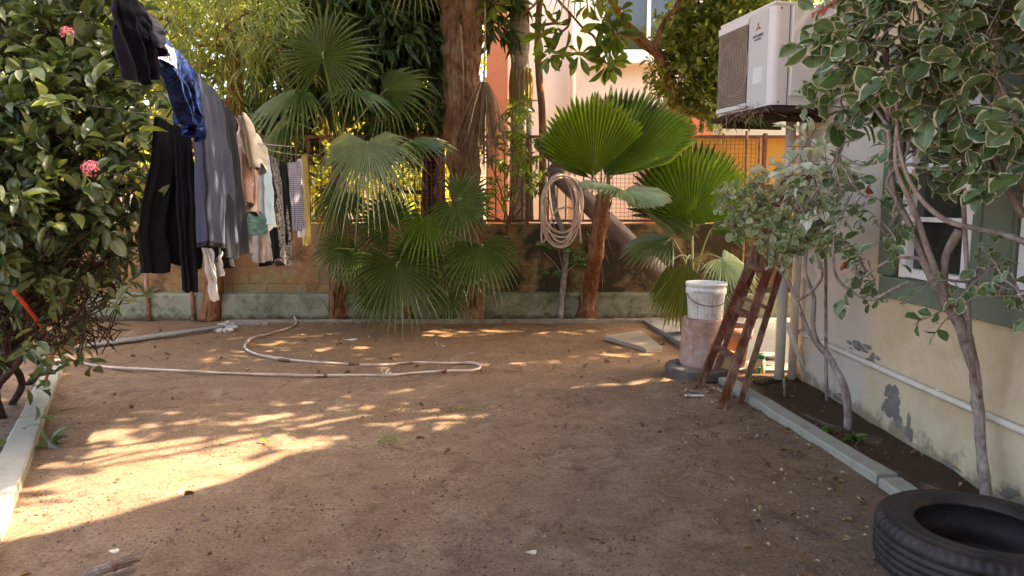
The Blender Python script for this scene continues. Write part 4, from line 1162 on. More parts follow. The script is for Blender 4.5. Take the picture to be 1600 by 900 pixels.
hc = MB(); rnd = random.Random(3)
hy = s0.y - .16
for k in range(7):
    pts = []; ox = rnd.uniform(-8, 8); rx = rnd.uniform(24, 33); ry = rnd.uniform(36, 58); cx0 = 874 + rnd.uniform(-5, 7); top_ = 274 + rnd.uniform(-4, 5)
    for i in range(17):
        a = math.pi / 2 + 2 * math.pi * i / 16
        pts.append(W(cx0 + rx * math.cos(a) + ox * .2 * math.sin(a * 2), top_ + ry - ry * math.sin(a), hy + .025 * math.sin(a * 3 + k) - .006 * k))
    hc.tube(pts, .0115, 7, res=4)
hc.tube([W(850, 300, hy), W(846, 370, hy), W(852, 375, hy), W(868, 330, hy), W(900, 330, hy), W(908, 380, hy)], .0115, 7, res=6)
o = hc.build('hose_coil', M['hosecoil']); tag(o, 'coil of tan garden hose hanging on the grey sapling', 'hose')

# ------------------------------------------------------------------ trees behind: trunks + crowns
def crown_tree(name, label, trunk, rads, lobes_px, tpl, L, asp, twigs, per, mat, bark, base, group=None, extra=None, limb_r=.03, **kw):
    t = thing(name, label, 'tree', tuple(base), group)
    mb = MB(); mb.tube([Vector(p) for p in trunk], rads, 12, res=5, knob=.12)
    lobes = []
    for l in lobes_px:
        c = W(l[0], l[1], l[3]); r = l[2] * l[3] / F
        lobes.append((c, (r, r * (l[4] if len(l) > 4 else 1), r * .85), l[2] ** 2 * l[3] ** 2))
    if extra: lobes += extra
    tp_ = Vector(trunk[-1])
    rnd = random.Random(len(name) + len(lobes))
    for c, r, w in lobes:
        # start from nearest trunk point
        st_ = min([Vector(p) for p in trunk[1:]], key=lambda p: (p - Vector(c)).length)
        limb(mb, st_, Vector(c), limb_r, limb_r * .35, 6, .35, 6, rnd)
        for q in range(4):
            e = Vector(c) + Vector((rnd.gauss(0, 1) * r[0] * .6, rnd.gauss(0, 1) * r[1] * .5, rnd.gauss(0, 1) * r[2] * .6))
            limb(mb, Vector(c).lerp(st_, rnd.uniform(0, .4)), e, limb_r * .4, .006, 4, .4, 4, rnd)
    mb.build('trunk', bark, t)
    lb = LB(); foliage(lb, lobes, tpl, L, asp, twigs, per, **kw)
    lb.build('crown', mat, t)
    return t
# red-brown trunk behind the washing, narrow leaves
bT = G(327, 500); yT = bT.y
crown_tree('narrow_leaved_tree', 'tree with narrow pale leaves and red brown trunk behind the washing',
           [bT, W(335, 440, yT), W(348, 330, yT), W(362, 200, yT), W(370, 90, yT), W(375, -60, yT), W(370, -220, yT)], [.13, .1, .095, .09, .085, .08, .07],
           [(240, 30, 95, 7.4), (330, 40, 75, 7.4), (415, 60, 60, 7.6), (300, 130, 70, 7.6), (200, 110, 80, 7.6), (385, 20, 70, 7.2), (280, -60, 120, 7.4), (150, -20, 100, 7.6), (430, -60, 90, 7.8), (250, 210, 40, 7.8)],
           TP_NAR, .16, .085, 1050, 8, M['leaf_narrow'], M['bark_red'], bT, twl=.28, grav=.5, up=.1, spread=.6, nup=.6)
# mango-like dark leaves
bT = Vector((-1.05, 9.3, 0))
crown_tree('mango_tree', 'dense dark green mango like tree with hanging leaves left of the thick palm',
           [bT, bT + Vector((0, 0, 1.5)), bT + Vector((.1, 0, 3)), bT + Vector((0, 0, 4.6))], [.14, .13, .11, .08],
           [(600, 50, 80, 8.4), (640, 110, 65, 8.6), (560, 10, 80, 8.6), (635, 20, 75, 8.6), (590, 120, 60, 8.7), (640, 175, 42, 8.8), (440, 20, 60, 8.9), (520, 60, 90, 9.0), (450, 120, 80, 9.2), (775, 10, 34, 8.7), (600, -60, 120, 8.6), (700, -90, 90, 8.9), (430, 210, 50, 9.3), (610, 190, 45, 9)],
           TP_LAN, .21, .2, 1250, 10, M['leaf_mango'], M['bark_dark'], bT, twl=.2, grav=.75, up=0, spread=.8, nup=.5)
# small leaved tree right, behind the outdoor unit
bT = Vector((2.7, 9.5, 0))
crown_tree('small_leaved_tree', 'bright small leaved tree with leaning forked branches left of the air conditioner',
           [bT, W(1080, 260, 9.4), W(1062, 185, 9.3), W(1035, 95, 9.2), W(985, 50, 9.0), W(940, -30, 8.8)], [.11, .1, .085, .07, .055, .04],
           [(1090, 110, 55, 9.2), (1130, 60, 60, 9.2), (1060, 60, 35, 9.2), (1150, 130, 50, 9.4), (1100, 30, 50, 9.4), (1180, 20, 60, 9.4), (1115, 150, 40, 9.2), (1200, -50, 90, 9.6), (1110, -60, 60, 9.6), (1045, 120, 22, 9.2), (1085, 165, 30, 9.1)],
           TP_ELL_LOW, .085, .45, 2100, 9, M['leaf_small'], M['bark_brown'], bT, twl=.2, grav=.15, limb_r=.022)
lb = LB()
ct = thing('forked_branch', 'bare grey forked branch crossing the upstairs window', 'branch', tuple(W(1035, 95, 8.9)))
mb = MB(); mb.tube([W(1062, 180, 9.2), W(1030, 90, 8.9), W(1005, 60, 8.9), W(960, 10, 8.9), (W(930, -80, 8.9))], [.05, .045, .035, .03, .02], 8, res=4, knob=.15)
mb.tube([W(1020, 80, 8.9), W(1035, 40, 8.9), W(1060, 5, 8.9), W(1085, -60, 8.9)], [.04, .03, .025, .02], 7, res=4, knob=.15)
mb.tube([W(1000, 57, 8.9), W(960, 55, 8.7), W(925, 42, 8.5)], [.03, .02, .014], 6, res=3)
mb.build('wood', M['bark_brown'], ct)
# far sunlit trees
FT = [((-9.5, 12.5), [(60, 60, 170, 12), (160, 150, 130, 12), (40, 230, 130, 12), (150, -60, 160, 12.5)]),
      ((-5.6, 12.2), [(230, 170, 110, 12), (300, 60, 130, 12.5), (260, -70, 150, 12.5), (330, 240, 70, 12), (200, 280, 80, 11.5)]),
      ((-3.6, 13.2), [(420, 140, 110, 13), (480, 20, 130, 13), (410, -80, 140, 13), (500, 190, 70, 12.6), (420, 270, 60, 12)]),
      ((-1.4, 13.6), [(600, 90, 110, 13.5), (690, 10, 110, 13.4), (620, -80, 150, 13.4), (720, 130, 70, 13), (600, 200, 40, 13)]),
      ((-2.6, 10.6), [(560, 260, 45, 10.4), (650, 280, 40, 10.6), (480, 280, 50, 10.4), (690, 235, 35, 10.4)])]
for i, (b2, lob) in enumerate(FT):
    bT = Vector((b2[0], b2[1], 0)); hgt = 5 if i < 4 else 1.5
    labs = ['sunlit yellow green tree beyond the fence behind the left bush', 'sunlit yellow green tree beyond the fence behind the blue garment',
            'sunlit yellow green tree beyond the fence behind the slim palm crown', 'sunlit yellow green tree beyond the fence left of the thick palm trunk',
            'low sunlit shrub just beyond the fence bars behind the palms']
    crown_tree('background_tree' if i < 4 else 'background_shrub', labs[i], [bT, bT + Vector((.1, 0, hgt * .5)), bT + Vector((0, 0, hgt))], [.15, .12, .05],
               lob, TP_ELL_LOW, .19 if i < 4 else .13, .42, 560 if i < 4 else 300, 7, M['leaf_far'], M['bark_dark'], bT, 'trees beyond the fence' if i < 4 else None, twl=.4, grav=.2, limb_r=.05 if i < 4 else .012)

# grey weathered trunk with ribbed ochre part, right of the thick palm
bT = Vector((W(808, 340, 9.0).x, 9.0, 0))
gt = thing('grey_palm', 'pale grey ringed palm trunk with ochre ribbed sheath right of the thick palm', 'palm', tuple(bT))
MB().tube([bT, W(809, 300, 9), W(810, 200, 9), W(812, 110, 9), W(812, 60, 9), W(812, -60, 9), W(812, -150, 9)], [.12, .11, .1, .11, .13, .11, .09], 14, res=4, knob=.06).build('trunk', M['bark_pale'], gt)
rb = MB()
for k in range(14):
    a = 2 * math.pi * k / 14
    o_ = Vector((math.cos(a), math.sin(a), 0)) * .125
    rb.tube([W(814, 108, 9) + o_ * .95, W(814, 135, 9) + o_ * 1.08, W(814, 168, 9) + o_], [.014, .02, .016], 5, res=2)
rb.build('ribbed_sheath', M['ochre_rib'], gt)
MB().tube([W(829, 345, 8.9), W(828, 250, 8.9), W(826, 170, 8.9)], .035, 8, knob=.1).build('side_stem', M['bark_pale'], gt)
tg = W(812, -150, 9); rnd = random.Random(77)
for i in range(9):
    an = i * 2 * math.pi / 9; o_ = Vector((math.cos(an), math.sin(an), 0))
    frond(gt, tg + o_ * .8 + Vector((0, 0, .3)), o_ + Vector((0, 0, -.3)), Vector((0, 0, 1)) + o_ * .3, .8, 'frond_dark', tg, spread=4.2, nseg=26, fuse=.5, droop=.3, seed=80 + i, tipdroop=.5)

# frangipani branches with big leaves over the pink wall
fg = thing('frangipani_tree', 'frangipani branches with big yellow green leaves against the pink wall', 'tree', (.55, 8.9, 0))
mb = MB(); Yf = 8.1
mb.tube([(.62, 8.9, 0), W(850, 340, 8.85), W(848, 200, 8.7), W(840, 60, 8.5), W(850, -60, 8.4)], [.06, .05, .045, .04, .03], 9, res=4, knob=.1)
br = [[(845, -40), (872, 0), (890, 20), (912, 45), (930, 60), (937, 90), (950, 100)], [(890, 20), (888, 40), (876, 52), (868, 72), (850, 72)],
      [(842, 40), (870, 36), (888, 37)], [(930, -60), (945, 0), (955, 40), (960, 55)], [(845, -40), (840, 0), (820, 20), (812, 28)], [(868, 72), (862, 80), (858, 84)], [(937, 90), (925, 85), (905, 82)], [(845, -40), (800, -20), (770, 5)]]
for p_ in br: mb.tube([W(x, y, Yf + .1 * math.sin(x)) for x, y in p_], [.02] + [.014] * (len(p_) - 2) + [.01], 7, res=4, knob=.1)
mb.build('branch', M['bark_brown'], fg)
lb = LB()
for (px, py, n, L_) in ((845, 55, 10, .22), (858, 86, 11, .24), (880, 85, 6, .24), (905, 86, 9, .25), (950, 100, 14, .26), (952, 78, 8, .26), (960, 52, 16, .28), (940, 35, 8, .26), (855, 25, 5, .2), (770, 8, 12, .22), (965, 20, 8, .22), (868, 40, 6, .2), (920, 5, 8, .22)):
    c = np.array(W(px, py, Yf - .02))
    an = np.linspace(0, 2 * math.pi, n, endpoint=False) + RNG.random(n) * .7
    D = np.stack([np.cos(an), -.4 + np.sin(an * 2) * .4, np.sin(an) * .9 - .25], 1)
    lb.add(TP_OBO, c + unit(D) * .02, D, np.tile([0, -.8, .6], (n, 1)) + RNG.normal(size=(n, 3)) * .5, L_ * (.7 + .4 * RNG.random(n)), L_ * .32 * (.8 + .4 * RNG.random(n)))
lb.build('leaves', M['leaf_big'], fg)

# thin yellow-green shrub at the grey trunk
cr = thing('croton_shrub', 'thin straggly yellow green shrub in front of the grey palm trunk', 'shrub', tuple(W(790, 340, 8.3)))
mb = MB()
for e in ((760, 240), (800, 170), (830, 230), (770, 300), (745, 330), (835, 290), (815, 200)):
    mb.tube([W(795, 350, 8.3), W((795 + e[0]) / 2 + 4, (350 + e[1]) / 2, 8.25), W(e[0], e[1], 8.2)], [.014, .01, .005], 5, res=3)
mb.build('stems', M['bark_brown'], cr)
lb = LB()
lob = [(W(x, y, 8.2), (r * 8.2 / F,) * 3, 1) for x, y, r in ((765, 240, 22), (795, 200, 24), (828, 235, 22), (775, 300, 20), (835, 290, 16), (815, 172, 14), (745, 320, 14), (800, 250, 20))]
foliage(lb, lob, TP_ELL, .09, .34, 120, 5, twl=.1, grav=.1)
lb.build('leaves', M['leaf_yg'], cr)
# small orange-red trunk stump etc behind left
for i, (px, lab) in enumerate(((168, 'pale thin stake leaning by the left end of the wall'), (182, 'brown thin stake by the left end of the wall'))):
    a = G(px, 492); o = MB().tube([a, W(px - 3, 430, a.y)], .02 if i == 0 else .03, 6, knob=.1).build('wooden_stake', M['bark_gray' if i == 0 else 'bark_red']); tag(o, lab, 'stake', 'stakes at the left')
for i, (px, lab) in enumerate(((232, 'rusty vertical stain pipe on the wall left of the black jacket'), (302, 'rusty vertical pipe on the wall below the black jacket'))):
    a = W(px, 480, 8.2); a.z = 0; b = Vector((a.x, 8.19, .8)); o = MB().tube([(a.x, 8.19, 0), b], .025, 8).build('rusty_pipe', M['rust_light']); tag(o, lab, 'pipe', 'rusty pipes on the wall')
a = G(378, 494); o = MB().tube([a, W(379, 400, a.y), W(380, 330, a.y), W(381, 235, a.y)], .018, 8).build('clothes_pole', M['green_pole']); tag(o, 'dark green thin iron pole below the washing', 'pole')

# ------------------------------------------------------------------ unseen tree added for its shade, boughs set between sun and yard
ov = thing('added_shade_tree', 'unseen spreading tree added above the frame to shade the yard', 'tree', (6.2, 7.2, 0))
hS = 4.9; ctg = 1 / math.tan(SUN_EL)
def up_sun(x, y, h=hS): return Vector((x + SUN_AZ[0] * ctg * h, y + SUN_AZ[1] * ctg * h, h))
SH = [(-3.3, 4.75, .62), (-2.5, 4.95, .55), (-1.75, 5.35, .55), (-2.8, 5.9, .8), (-1.3, 6.2, .75), (-.55, 5.45, .5), (-3.9, 6.4, .9), (-.1, 6.4, .7), (.9, 6.4, .6), (-2.4, 7.2, .9), (-.8, 7.5, .9), (.7, 7.5, .8),
      (1.9, 7.0, .7), (.4, 5.45, .35), (-3.6, 7.9, .9), (1.8, 7.9, .7), (-3.9, 8.9, .9), (-2.6, 8.6, .6), (-1.3, 4.95, .28), (.95, 5.7, .4), (-.15, 5.1, .25), (-3.2, 4.1, .45), (-2.65, 4.3, .35), (-3.9, 3.7, .6), (-4.7, 4.6, .8), (-4.4, 2.9, .5), (-3.3, 3.45, .28), (2.6, 6.5, .7), (2.7, 7.6, .7), (3.5, 7.0, .8), (-5.2, 3.4, .6), (-5.4, 6, .9), (-2.75, 3.05, .3), (-3.1, 3.5, .4), (-2.8, 3.45, .2), (-.95, 3.95, .22), (-.6, 4.2, .28), (-.2, 4.45, .3), (-2.3, 5.35, .5), (-1.65, 5.05, .38), (-2.9, 5.3, .5), (-2.1, 4.8, .3), (-3.4, 5.3, .5), (-1.0, 5.3, .4), (-.3, 5.75, .4), (-1.75, 4.15, .2), (-1.45, 4.4, .14), (-2.15, 4.15, .13), (.3, 4.7, .3)]
tr = MB(); tk = [Vector((6.2, 7.2, 0)), Vector((6.1, 7.1, 2.0)), Vector((5.8, 7.0, 3.7)), Vector((5.2, 6.8, 4.7))]
tr.tube(tk, [.32, .26, .22, .16], 14, res=5, knob=.15)
lobes = []; rnd = random.Random(21)
for (x, y, r) in SH:
    h = hS + rnd.uniform(-.15, .4); c = up_sun(x, y, h); lobes.append((c, (r, r, r * .55), r * r))
    st_ = tk[-1] if rnd.random() < .6 else tk[-2]
    limb(tr, st_, c, .06, .012, 7, .2, 6, rnd)
tr.build('trunk', M['bark_brown'], ov)
lb = LB(); foliage(lb, lobes, TP_ELL, .17, .42, 3300, 7, twl=.3, grav=.2)
lb.build('crown', M['leaf_mango'], ov)

# ------------------------------------------------------------------ left bush
bb = G(18, 632)
lbh = thing('ixora_bush', 'large glossy ixora bush with pink flower heads at the left edge', 'bush', tuple(bb))
BL = [(60, 60, 120, 4.0), (150, 60, 60, 4.1), (40, 180, 110, 3.8), (130, 170, 90, 3.9), (178, 150, 48, 4.1), (168, 240, 52, 4.0), (90, 280, 80, 3.7), (20, 300, 70, 3.6), (195, 300, 36, 4.0), (150, 330, 50, 3.9), (50, 360, 60, 3.7), (165, 380, 30, 4.1), (-60, 120, 140, 3.8), (-60, 320, 120, 3.7), (60, -50, 130, 4.0), (120, 400, 40, 3.9), (170, 100, 45, 4.2), (205, 190, 26, 4.1)]
lobes = [(W(x, y, Y_), (r * Y_ / F,) * 3, r * r) for x, y, r, Y_ in BL]
twm = MB(); lb = LB()
foliage(lb, lobes, TP_ELL, .1, .44, 800, 7, twl=.16, spread=.8, up=.2, nup=1.0, hollow=.55, tw=(twm, .8))
lb.build('foliage', M['leaf_glossy'], lbh)
rnd = random.Random(4)
for k, (gx, gy) in enumerate(((18, 632), (5, 655), (-30, 640), (45, 600), (-10, 600))):
    g0 = G(gx, gy)
    main = limb(twm, g0, W(gx + rnd.uniform(-10, 60), 420, 3.95), .024, .015, 6, .25, 8, rnd)
    for q in range(9):
        l = rnd.choice(lobes); e = Vector(l[0]) + Vector((rnd.gauss(0, .2), rnd.gauss(0, .2), rnd.gauss(0, .2)))
        limb(twm, main[rnd.randint(2 * 1, len(main) - 1)], e, .011, .004, 6, .2, 5, rnd)
# thicket of bare twigs in the lower half
for k in range(700):
    a = W(rnd.uniform(-60, 190), rnd.uniform(330, 560), rnd.uniform(3.7, 4.7)); 
    d = Vector((rnd.gauss(.1, .2), rnd.gauss(0, .15), rnd.uniform(.02, .3)))
    if a.z < .15 or to_px(a + d)[0] > 205: continue
    twm.tube([a, a + d * .5 + Vector((0, 0, .03)), a + d], [.005, .004, .002], 4, cap=False)
twm.build('branches', M['bark_dark'], lbh)
lb = LB()
foliage(lb, [(W(60, 430, 4.0), (.55, .35, .3), 5), (W(130, 410, 4.1), (.25, .25, .15), .8), (W(40, 540, 4.3), (.4, .3, .25), 2), (W(90, 460, 4.6), (.15, .2, .1), .4), (W(30, 500, 4.6), (.3, .2, .2), 1), (W(70, 680, 3.9), (.12, .15, .08), .25), (W(-20, 590, 4.8), (.3, .3, .15), .6)], TP_ELL, .085, .4, 170, 5, twl=.12)
o_ = lb.build('low_leaves', M['leaf_glossy'], lbh)
def flower(px, py, Y_, r, name='flower_head'):
    c = W(px, py, Y_); mb = MB()
    for i in range(120):
        d = Vector((random.gauss(0, 1), random.gauss(0, 1) - .5, random.gauss(0, 1) + .3)).normalized()
        p = c + d * r * random.uniform(.75, 1.05)
        s1 = d.orthogonal().normalized(); s1 = Matrix.Rotation(random.uniform(0, 3.1), 3, d) @ s1; s2 = d.cross(s1); w = r * .17
        mb.add([p + s1 * w, p + s2 * w * .5 + d * w * .3, p - s1 * w, p - s2 * w * .5 + d * w * .3], [(0, 1, 2, 3)], 0, False)
        mb.add([p + s2 * w, p + s1 * w * .5, p - s2 * w, p - s1 * w * .5], [(0, 1, 2, 3)], 0, False)
    mb.build(name, M['flower'], lbh)
flower(142, 264, 3.42, .042); flower(105, 52, 3.62, .034)

# orange cable
o = MB().tube([W(22, 455, 3.5), W(50, 490, 3.8), W(70, 520, 4.3), W(82, 560, 4.9), G(72, 592, .055)], .011, 8, res=6).build('orange_cable', M['orange_cable']); tag(o, 'orange cable hanging from the left bush down to the kerb', 'cable')
# dry brown palm sheath at bush foot
sk = MB(); base = G(105, 545); vs = []; n1, n2 = 14, 12
pA, pB = W(75, 505, 6.0), W(145, 440, 6.2); pC, pD = W(90, 560, 5.9), W(143, 520, 6.1)
for i in range(n1 + 1):
    for j in range(n2 + 1):
        u, v = i / n1, j / n2
        p = pA.lerp(pB, u).lerp(pC.lerp(pD, u), v)
        p = p + Vector((0, -.18 * math.sin(math.pi * v) + .02 * math.sin(u * 30), .03 * mn.noise(Vector((u * 5, v * 5, 0)))))
        vs.append(p)
nv = len(vs); vs2 = [p + Vector((.0, .02, .0)) for p in vs]
fs = [(i * (n2 + 1) + j, (i + 1) * (n2 + 1) + j, (i + 1) * (n2 + 1) + j + 1, i * (n2 + 1) + j + 1) for i in range(n1) for j in range(n2)]
sk.add(vs, fs); sk.add(vs2, [tuple(reversed(f)) for f in fs])
o = sk.build('palm_sheath', M['sack']); tag(o, 'large brown dry palm sheath slumped at the foot of the left bush', 'dead leaf')

# ------------------------------------------------------------------ variegated shrubs on the right
def vclip(q, s): return (q[:, 0] + s * .6) < XW - .01
r1 = thing('variegated_tree', 'tall shrub with large cream edged leaves and knobbly grey trunk before the window', 'shrub', tuple(G(1545, 768)))
mb = MB(); b0 = WR(1545, 766, 3.2, 2.12); b0.z = -.01
def PR(*l): return [WR(x, y, Y_, 2.14) for x, y, Y_ in l]
def sb(pts, rads, seg=9, res=5, knob=.12): mb.tube(pts, [r_ * .74 for r_ in rads], seg, res=res, knob=knob)
sb([b0] + PR((1530, 660, 3.15), (1522, 580, 3.12), (1500, 505, 3.1), (1465, 450, 3.1), (1440, 400, 3.1)), [.034, .03, .032, .038, .03, .024], 12, 6, .22)
sb(PR((1465, 450, 3.1), (1420, 350, 3.1), (1395, 290, 3.1), (1388, 180, 3.15), (1385, 70, 3.2), (1375, -40, 3.2)), [.026, .018, .016, .015, .012, .01])
sb(PR((1480, 470, 3.1), (1450, 390, 3.05), (1425, 320, 3.0), (1400, 260, 3.0), (1402, 180, 3.0), (1400, 100, 3)), [.026, .017, .016, .012, .01, .008])
sb(PR((1530, 620, 3.12), (1518, 560, 3.05), (1512, 440, 3.0), (1505, 300, 2.95), (1503, 150, 2.9), (1490, -30, 2.9)), [.016, .014, .013, .012, .01, .008])
sb(PR((1400, 200, 3.0), (1412, 260, 2.98), (1440, 312, 2.95), (1480, 345, 2.9), (1530, 358, 2.85), (1580, 370, 2.8), (1640, 395, 2.6)), [.009, .011, .013, .014, .016, .017, .018])
sb(PR((1445, 405, 3.1), (1405, 402, 3.15), (1375, 415, 3.2), (1345, 435, 3.3)), [.012, .009, .008, .005], 7)
sb(PR((1420, 440, 3.1), (1390, 455, 3.2), (1360, 468, 3.3), (1325, 452, 3.4), (1304, 425, 3.4), (1303, 370, 3.4)), [.008, .01, .011, .01, .009, .006], 7)
sb(PR((1600, 340, 2.75), (1565, 270, 2.8), (1535, 210, 2.85), (1500, 170, 2.9)), [.02, .018, .014, .01])
sb(PR((1600, 300, 2.7), (1575, 230, 2.7), (1560, 120, 2.75), (1550, 0, 2.8)), [.02, .017, .013, .01])
sb(PR((1475, 455, 3.1), (1478, 400, 3.05), (1500, 360, 3.0)), [.02, .022, .03], 8)
sb(PR((1390, 200, 3.1), (1350, 150, 3.3), (1300, 110, 3.5), (1260, 95, 3.6)), [.012, .01, .007, .005], 6)
sb(PR((1388, 240, 3.1), (1350, 260, 3.4), (1310, 240, 3.6)), [.01, .008, .005], 6)
rnd = random.Random(12)
RL = [(1560, 40, 95, 2.75), (1450, 40, 100, 3.0), (1375, 60, 62, 3.3), (1310, 115, 30, 3.6), (1345, 140, 55, 3.4), (1410, 130, 75, 3.1), (1490, 140, 80, 2.9), (1575, 160, 80, 2.7), (1440, 210, 60, 3.0), (1540, 235, 60, 2.75), (1600, 280, 50, 2.6), (1330, 220, 45, 3.5), (1420, -50, 120, 3.1), (1540, -60, 120, 2.8), (1370, 40, 50, 3.0)]
RL2 = [(1310, 290, 28, 3.6), (1355, 310, 35, 3.4), (1350, 425, 36, 3.35), (1325, 385, 26, 3.5), (1400, 350, 30, 3.1), (1585, 455, 40, 2.6), (1480, 500, 20, 3.0), (1540, 420, 30, 2.8), (1260, 330, 35, 3.8), (1500, 260, 30, 2.9), (1450, 440, 22, 3.0)]
def lob_of(L_): return [(WR(x, y, Y_, 2.05), (r * Y_ / F,) * 3, r * r) for x, y, r, Y_ in L_]
l1, l2 = lob_of(RL), lob_of(RL2)
lb = LB()
tw_ = MB()
foliage(lb, l1, TP_VAR2, .085, .56, 70, 5, twl=.15, spread=.9, grav=.3, nup=.5, var=.4, hollow=.3, tw=(mb, 1), clip=vclip)
foliage(lb, l1, TP_VAR, .094, .62, 150, 6, twl=.15, spread=.85, grav=.35, nup=.7, var=.32, hollow=.3, tw=(mb, 1), clip=vclip)
foliage(lb, l2, TP_VAR, .058, .62, 58, 5, twl=.12, spread=.85, grav=.25, nup=.7, var=.3, hollow=.1, tw=(mb, 1), clip=vclip)
for c, r, w in l1 + l2:
    limb(mb, min(PR((1390, 180, 3.12), (1503, 150, 2.9), (1560, 120, 2.75), (1402, 260, 3.0), (1345, 435, 3.3), (1310, 240, 3.6), (1512, 440, 3.0)), key=lambda p: (p - c).length), c, .009, .004, 5, .3, 5, rnd)
mb.build('branches', M['bark_gray'], r1)
lb.build('foliage', [M['leaf_var'], M['leaf_margin']], r1)
lb = LB(); ps = [(1320, 408, 3.3), (1482, 465, 3.0), (1355, 290, 3.4), (1590, 240, 2.6)]
pos = np.array([WR(*p, 2.1) for p in ps])
nn = len(ps); lb.add(TP_DRY, pos, RNG.normal(size=(nn, 3)) * .6 + np.array([0, 0, -.8]), RNG.normal(size=(nn, 3)) + np.array([0, -1, 0]), np.full(nn, .055), np.full(nn, .036))
lb.build('dead_leaves', M['leaf_red'], r1)

r2 = thing('variegated_shrub', 'shorter shrub with twisted twin stem and small cream edged leaves beside the ladder', 'shrub', tuple(G(1325, 670)))
mb = MB(); b0 = G(1325, 671); yb = b0.y
mb.tube([b0] + PR((1320, 610, yb), (1300, 565, yb + .05), (1277, 535, yb + .1), (1270, 505, yb + .1), (1272, 465, yb + .1), (1258, 425, yb + .1), (1262, 385, yb + .1)), [.024, .02, .019, .017, .014, .012, .01, .007], 9, res=5, knob=.2)
mb.tube(PR((1300, 565, yb + .05), (1280, 540, yb + .1), (1262, 515, yb + .15), (1245, 470, yb + .2), (1225, 430, yb + .25), (1195, 400, yb + .3)), [.017, .014, .013, .012, .012, .006], 9, res=5, knob=.2)
mb.tube(PR((1245, 470, yb + .2), (1268, 455, yb), (1285, 430, yb - .1), (1275, 400, yb - .1)), [.01, .009, .007, .005], 7, res=4, knob=.2)
mb.tube(PR((1210, 415, yb + .2), (1200, 375, yb + .25), (1170, 335, yb + .3)), [.009, .007, .005], 7, res=4, knob=.2)
S2 = [(1165, 325, 28, 4.5), (1140, 308, 16, 4.5), (1205, 360, 28, 4.4), (1250, 350, 30, 4.3), (1190, 300, 22, 4.5), (1280, 375, 22, 4.2), (1225, 395, 16, 4.3), (1150, 350, 14, 4.5), (1280, 330, 22, 4.2)]
l2 = lob_of(S2); lb = LB()
foliage(lb, l2, TP_VARS, .038, .72, 300, 6, twl=.06, spread=.8, grav=.2, nup=.8, hollow=.2, tw=(mb, .6), clip=vclip)
for c, r, w in l2: limb(mb, min(PR((1262, 385, yb + .1), (1195, 400, yb + .3), (1275, 400, yb - .1), (1170, 335, yb + .3)), key=lambda p: (p - c).length), c, .006, .003, 4, .3, 5, rnd)
mb.build('branches', M['bark_gray'], r2)
lb.build('foliage', [M['leaf_var_small'], M['leaf_margin']], r2)
r3 = thing('backlit_shrub', 'shrub below the outdoor unit with backlit whiteness put into its leaf colour', 'shrub', tuple(G(1345, 640)))
mb = MB(); b0 = Vector((2.18, 4.75, 0))
mb.tube([b0, (2.12, 4.7, .6), W(1290, 400, 4.4), W(1285, 330, 4.3), W(1270, 270, 4.2)], [.012, .011, .009, .007, .005], 7, res=5, knob=.15)
lb = LB(); l3 = lob_of([(1250, 240, 30, 4.2), (1290, 265, 35, 4.1), (1235, 275, 25, 4.2), (1320, 300, 30, 4.0), (1270, 310, 28, 4.1)])
for c, r, w in l3: limb(mb, W(1285, 330, 4.3), c, .006, .003, 5, .3, 5, rnd)
foliage(lb, l3, TP_OBO, .105, .42, 30, 5, twl=.12, spread=.9, nup=1.6, hollow=.1, tw=(mb, 1), clip=vclip)
mb.build('branches', M['bark_gray'], r3); lb.build('foliage', M['leaf_backlit'], r3)

# ------------------------------------------------------------------ washing lines and clothes
def mkline(pts):
    ys_ = [p[1] for p in pts]
    return lambda y: Vector((np.interp(y, ys_, [p[0] for p in pts]), y, np.interp(y, ys_, [p[2] for p in pts])))
LP = [W(170, -40, 2.2), W(200, 0, 2.34), W(300, 108, 3.26), W(368, 184, 4.6), W(410, 232, 5.8), W(482, 243, 7.3)]
L1 = mkline(LP)
LP2 = [Vector((-2.95, 3.4, 1.93)), W(244, 180, 3.97), W(300, 212, 4.25), Vector((-1.7, 5.6, 1.8))]
def Yat(px, line, a=2.0, b=8.0):
    for _ in range(40):
        m_ = (a + b) / 2
        if to_px(line(m_))[0] < px: a = m_
        else: b = m_
    return a
o = MB().tube(LP + [Vector((-2.25, 8.45, 1.95))], .004, 5, res=3).build('clothes_line', M['string']); tag(o, 'sagging cord carrying the long row of washing', 'clothes line')
o = MB().tube(LP2, .004, 5, res=3).build('clothes_line', M['string']); tag(o, 'second cord behind the bush carrying the black jacket', 'clothes line')
CG = 'clothes drying on the lines'
